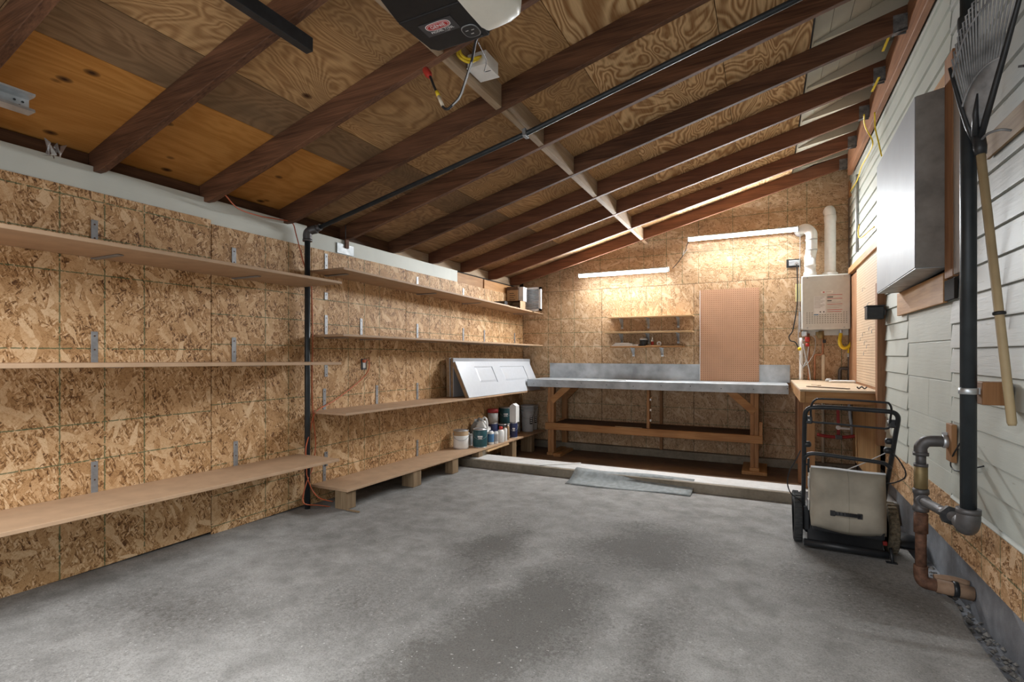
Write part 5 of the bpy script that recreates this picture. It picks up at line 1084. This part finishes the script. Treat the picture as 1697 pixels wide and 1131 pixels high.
m = MB(); m.hexa([(.25, 3.58, .13), (.61, 3.58, .12), (.60, 3.9, .14), (.26, 3.9, .15), (.248, 3.565, .19), (.612, 3.565, .178), (.60, 3.92, .2), (.26, 3.92, .21)]); m.build('bag_base', BLACK, bag, bevel=.012)
# folding handle
def hnd(pts, r, n, mat=BLACKM, k=6): m = MB(); m.tube(smooth_path(pts, k), r, 12); return m.build(n, mat, MW)
hnd([(.215, 3.86, .17), (.212, 3.74, .34), (.207, 3.60, .585), (.203, 3.50, .755), (.203, 3.455, .83), (.206, 3.435, .862), (.222, 3.425, .883), (.25, 3.42, .892), (.34, 3.42, .894), (.52, 3.42, .888), (.595, 3.42, .885), (.625, 3.425, .878), (.642, 3.435, .858), (.646, 3.455, .825), (.645, 3.50, .755), (.642, 3.60, .585), (.638, 3.74, .36), (.638, 3.86, .17)], .0125, 'handle_bar')
hnd([(.209, 3.61, .555), (.215, 3.60, .575), (.24, 3.595, .592), (.30, 3.595, .594), (.45, 3.595, .583), (.58, 3.595, .573), (.62, 3.60, .562), (.640, 3.61, .54)], .0115, 'cross_bar')
hnd([(.235, 3.47, .83), (.232, 3.44, .875), (.236, 3.40, .915), (.252, 3.385, .938), (.28, 3.38, .945), (.43, 3.38, .943), (.57, 3.38, .937), (.595, 3.385, .93), (.608, 3.40, .90), (.612, 3.44, .86), (.612, 3.47, .81)], .0055, 'control_bail', BLACK)
hnd([(.228, 3.49, .825), (.236, 3.48, .808), (.25, 3.475, .80), (.34, 3.475, .797), (.45, 3.475, .790), (.56, 3.475, .785), (.60, 3.475, .785), (.618, 3.48, .80), (.622, 3.49, .83)], .0058, 'drive_bail', BLACK)
for x, s in ((.222, 1), (.624, -1)):
    m = MB(); m.box(x - .016, x + .02, 3.46, 3.51, .79, .835); m.build('control_pod', BLACK, MW, bevel=.006)
m = MB(); m.tube([(.205, 3.49, .79), (.226, 3.46, .815)], .006, 8); m.tube([(.604, 3.47, .83), (.62, 3.47, .80), (.618, 3.47, .785)], .006, 8); m.build('chrome_lever', RIM, MW)
for (x, y, z) in ((.222, 3.56, .655), (.624, 3.55, .705), (.62, 3.56, .65)):
    m = MB(); m.lathe([(.010, -.02), (.018, -.012), (.018, .012), (.010, .02)], (x, y, z), 12, (1, 0, 0)); m.build('clamp_knob', BLACK, MW)
m = MB(); m.bar((.232, 3.62, .56), (.232, 3.64, .47), .012, .014); m.bar((.215, 3.62, .52), (.232, 3.63, .52), .01, .012); m.build('wing_nut', BLACK, MW, bevel=.003)
m = MB(); m.bar((.620, 3.66, .46), (.60, 3.65, .475), .03, .016); m.build('wing_nut', BLACK, MW, bevel=.003)
hnd([(.19, 3.64, .60), (.165, 3.64, .54), (.13, 3.66, .46), (.12, 3.68, .38), (.14, 3.72, .31), (.18, 3.76, .27), (.212, 3.80, .235)], .0035, 'cable', BLACK)
hnd([(.640, 3.56, .64), (.67, 3.55, .60), (.70, 3.56, .54), (.698, 3.57, .50), (.665, 3.60, .465), (.635, 3.62, .45), (.615, 3.66, .44)], .0038, 'cable', BLACK)
hnd([(.62, 3.55, .645), (.52, 3.62, .56), (.42, 3.75, .47)], .0025, 'starter_rope', GREYP)
m = MB(); m.tube([(.664, 3.74, .04), (.668, 3.70, -.035)], .009, 8); m.box(.635, .69, 3.685, 3.715, -.0365, -.031); m.build('prop_foot', BLACK, MW)
p = Vector((.80, 4.15, floor_z(4.15))); m = MB(); m.lathe([(.11, 0), (.115, .02), (.08, .05), (.03, .065)], p + Vector((.0, 0, .0)), 18); tag(m.build('rubber_disc', BLACK), 'round black rubber piece on the floor by the mower wheel', 'rubber')

# ------------------------------------------------------------------ garage door opener, rails, junction box under the rafters
OPBLK = m_plain('opener_black', (0.012, 0.012, 0.013), 0.5, 0, 0.2, 25, 0.3)
GO = thing('door_opener', 'black garage door opener motor box with white lens under the rafters', 'opener', (-1.1, 1.65, 2.45))
m = MB(); m.prism([(-1.25, 1.54, 2.45), (-.97, 1.54, 2.45), (-.97, 1.757, 2.45), (-1.21, 1.757, 2.45), (-1.235, 1.73, 2.45)], (0, 0, .16)); m.build('motor_cover', OPBLK, GO, bevel=.007, seg=3)
m = MB(); m.prism([(-1.22, 1.38, 2.455), (-.975, 1.38, 2.455), (-.975, 1.542, 2.452), (-1.25, 1.542, 2.452)], (0, 0, .15)); m.build('front_cover', OPBLK, GO, bevel=.006)
rows = [(-.975, 1.0), (-.93, .99), (-.87, .95), (-.83, .86), (-.81, .66), (-.803, .4)]
m = MB(); vs = []
for x, s in rows:
    cy, cz, hy, hz = 1.60, 2.53, .165, .082
    for k in range(20):
        a = 2 * math.pi * k / 20; ca_, sa_ = math.cos(a), math.sin(a)
        vs.append((x, cy + hy * s * math.copysign(abs(ca_) ** .45, ca_), cz + hz * s * math.copysign(abs(sa_) ** .45, sa_)))
m.add(vs, [(i * 20 + k, i * 20 + (k + 1) % 20, (i + 1) * 20 + (k + 1) % 20, (i + 1) * 20 + k) for i in range(5) for k in range(20)], True); m.f.append([100 + k for k in range(20)]); m.sm.append(True)
m.build('light_lens', LENS, GO)
m = MB(); m.prism([(-1.19, 1.585, 2.4492), (-1.045, 1.585, 2.4492), (-1.045, 1.66, 2.4492), (-1.19, 1.66, 2.4492)], (0, 0, -.0008)); lb = m.build('name_label', LABELG, GO)
cx, cy = -1.1175, 1.612
def oval(hw, hh, z, mat): 
    m = MB(); pts = []
    for k in range(32):
        a = 2 * math.pi * k / 32; c_, s_ = math.cos(a), math.sin(a); pts.append((cx + hw * math.copysign(abs(c_) ** .6, c_), cy + hh * math.copysign(abs(s_) ** .8, s_), z))
    m.prism(pts, (0, 0, -.0004)); m.build('oval', mat, lb)
oval(.054, .021, 2.4484, TXTW); oval(.050, .018, 2.4479, TXTR); oval(.046, .0145, 2.4474, TXTW); oval(.044, .013, 2.4469, TXTR)
text('GENIE', .024, (cx, cy, 2.4462), (1, 0, 0), (0, -1, 0), TXTW, lb); text('MODEL 7155L', .0165, (-1.115, 1.6415, 2.4482), (1, 0, 0), (0, -1, 0), TXTW, lb); text('-1-1500', .008, (-1.10, 1.653, 2.4482), (1, 0, 0), (0, -1, 0), TXTG, lb)
m = MB(); pts = []
for k in range(28):
    a = 2 * math.pi * k / 28; c_, s_ = math.cos(a), math.sin(a); pts.append((-1.02 + .034 * math.copysign(abs(c_) ** .7, c_), 1.695 + .037 * math.copysign(abs(s_) ** .7, s_), 2.4488))
m.prism(pts, (0, 0, -.0025)); fr_ = m.build('knob_bezel', GALVD, GO); m = MB(); pts2 = [(-1.02 + (x + 1.02) * .9, 1.695 + (y - 1.695) * .9, 2.446) for x, y, z in pts]; m.prism(pts2, (0, 0, -.001)); m.build('knob_face', BLACK, GO)
for dx, dy in ((-.012, -.01), (.012, -.008), (0, .012)): m = MB(); m.bar((-1.02 + dx - .006, 1.695 + dy, 2.4445), (-1.02 + dx + .006, 1.695 + dy, 2.4445), .003, .0012); m.build('knob_mark', GREYP, fr_)
for x in (-1.2, -1.0):
    m = MB(); m.bar((x, 1.66, 2.60), (x, 2.11, zr(x) + .06), .03, .004, (1, 0, 0)); m.build('hanger_strap', GALVD, GO)
def hang(pts, r, n, mat, par): m = MB(); m.tube(smooth_path(pts, 6), r, 8); return m.build(n, mat, par)
hang([Vector((-.992, 1.735, 2.452)), at(789, 66, Y=1.77), at(782, 100, Y=1.85), at(771, 135, Y=1.9), at(762, 160, Y=1.92), at(749, 175, Y=1.93), at(741, 181, Y=1.93), at(733, 176, Y=1.94), at(727, 160, Y=1.95), at(720, 145, Y=1.97), at(713, 127, Y=1.98)], .0058, 'power_cord', BLACK, GO)
hang([at(783, 98, Y=1.846), at(771.5, 135, Y=1.894), at(762.5, 160, Y=1.914), at(750, 175, Y=1.924)], .0028, 'cord_stripe', GREYP, GO)
a, b = at(712.5, 127, Y=1.98), at(705.5, 116, Y=2.0); m = MB(); m.tube([a, a + (b - a) * .3, b], [.011, .017, .017], 12); m.build('red_plug', REDP, GO, bevel=.003)
a, b = at(727, 160, Y=1.945), at(733.5, 175, Y=1.935); m = MB(); m.tube([a, b], .0085, 10); m.build('pale_sleeve', CREAM, GO); m = MB(); a2 = at(724, 152, Y=1.95); m.tube([a2, a], .009, 10); m.build('yellow_sleeve', YELLOW, GO)
JB = thing('ceiling_box', 'white metal electric box on a bridging block with yellow cables', 'junction box', (-1.36, 2.39, 2.72))
m = MB(); m.box(-1.422, -1.31, 2.325, 2.465, 2.716, 2.79); m.build('box', WHITEP, JB, bevel=.003)
m = MB(); m.box(-1.424, -1.305, 2.32, 2.47, 2.712, 2.716); m.build('cover', WHITEP, JB, bevel=.001)
for s in (0, 1): hang([(-1.36 + .02 * s, 2.33, 2.765), at(793 - 3 * s, 95 + 4 * s, Y=2.29), at(776, 98 + 5 * s, Y=2.25), at(764 - 4 * s, 90 + 3 * s, Y=2.22), at(757 - 3 * s + 4, 76 + 3 * s, Y=2.20), at(757 + 2 * s, 62, Y=2.165)], .0072, 'yellow_cable', YELLOW, JB)
hang([at(791, 68, Y=1.9), at(800, 86, Y=2.05), at(806, 100, Y=2.2), at(804, 113, Y=2.3), at(803, 119, Y=2.34), at(813, 117, Y=2.37)], .0022, 'bell_wire', IRON, JB)
m = MB(); m.box(-1.785, -1.745, -1.4, 1.587, 2.50, 2.56); tag(m.build('opener_rail', BLACKM, bevel=.002), 'black square tube rail under the rafters left of the opener', 'rail')
m = MB(); m.bar((-1.765, .9, 2.52), (-1.765, .9, zr(-1.76) + .05), .03, .004, (0, 1, 0)); m.build('rail_strap', GALVD, bpy.data.objects['opener_rail'])
tk = thing('door_track', 'galvanized garage door track end near the left picture edge', 'track', (-2.64, .9, 2.17))
m = MB(); prf = [(-2.662, 2.232), (-2.60, 2.232), (-2.60, 2.224), (-2.612, 2.22), (-2.655, 2.22), (-2.655, 2.175), (-2.605, 2.172), (-2.60, 2.160), (-2.662, 2.160)]
m.prism([(x, -1.4, z) for x, z in prf], (0, 2.375, 0)); m.build('channel', GALV, tk)
for (y, z) in ((.93, 2.205), (.955, 2.205), (.945, 2.188)): m = MB(); m.lathe([(.0045, 0), (.0045, .001)], (-2.654, y, z), 10, (1, 0, 0)); m.build('hole', TXTD, tk)
m = MB(); m.bar((-2.655, .45, 2.2), (-2.655, .45, zr(-2.65) + .06), .03, .004, (0, 1, 0)); m.build('hanger_strap', GALVD, tk)
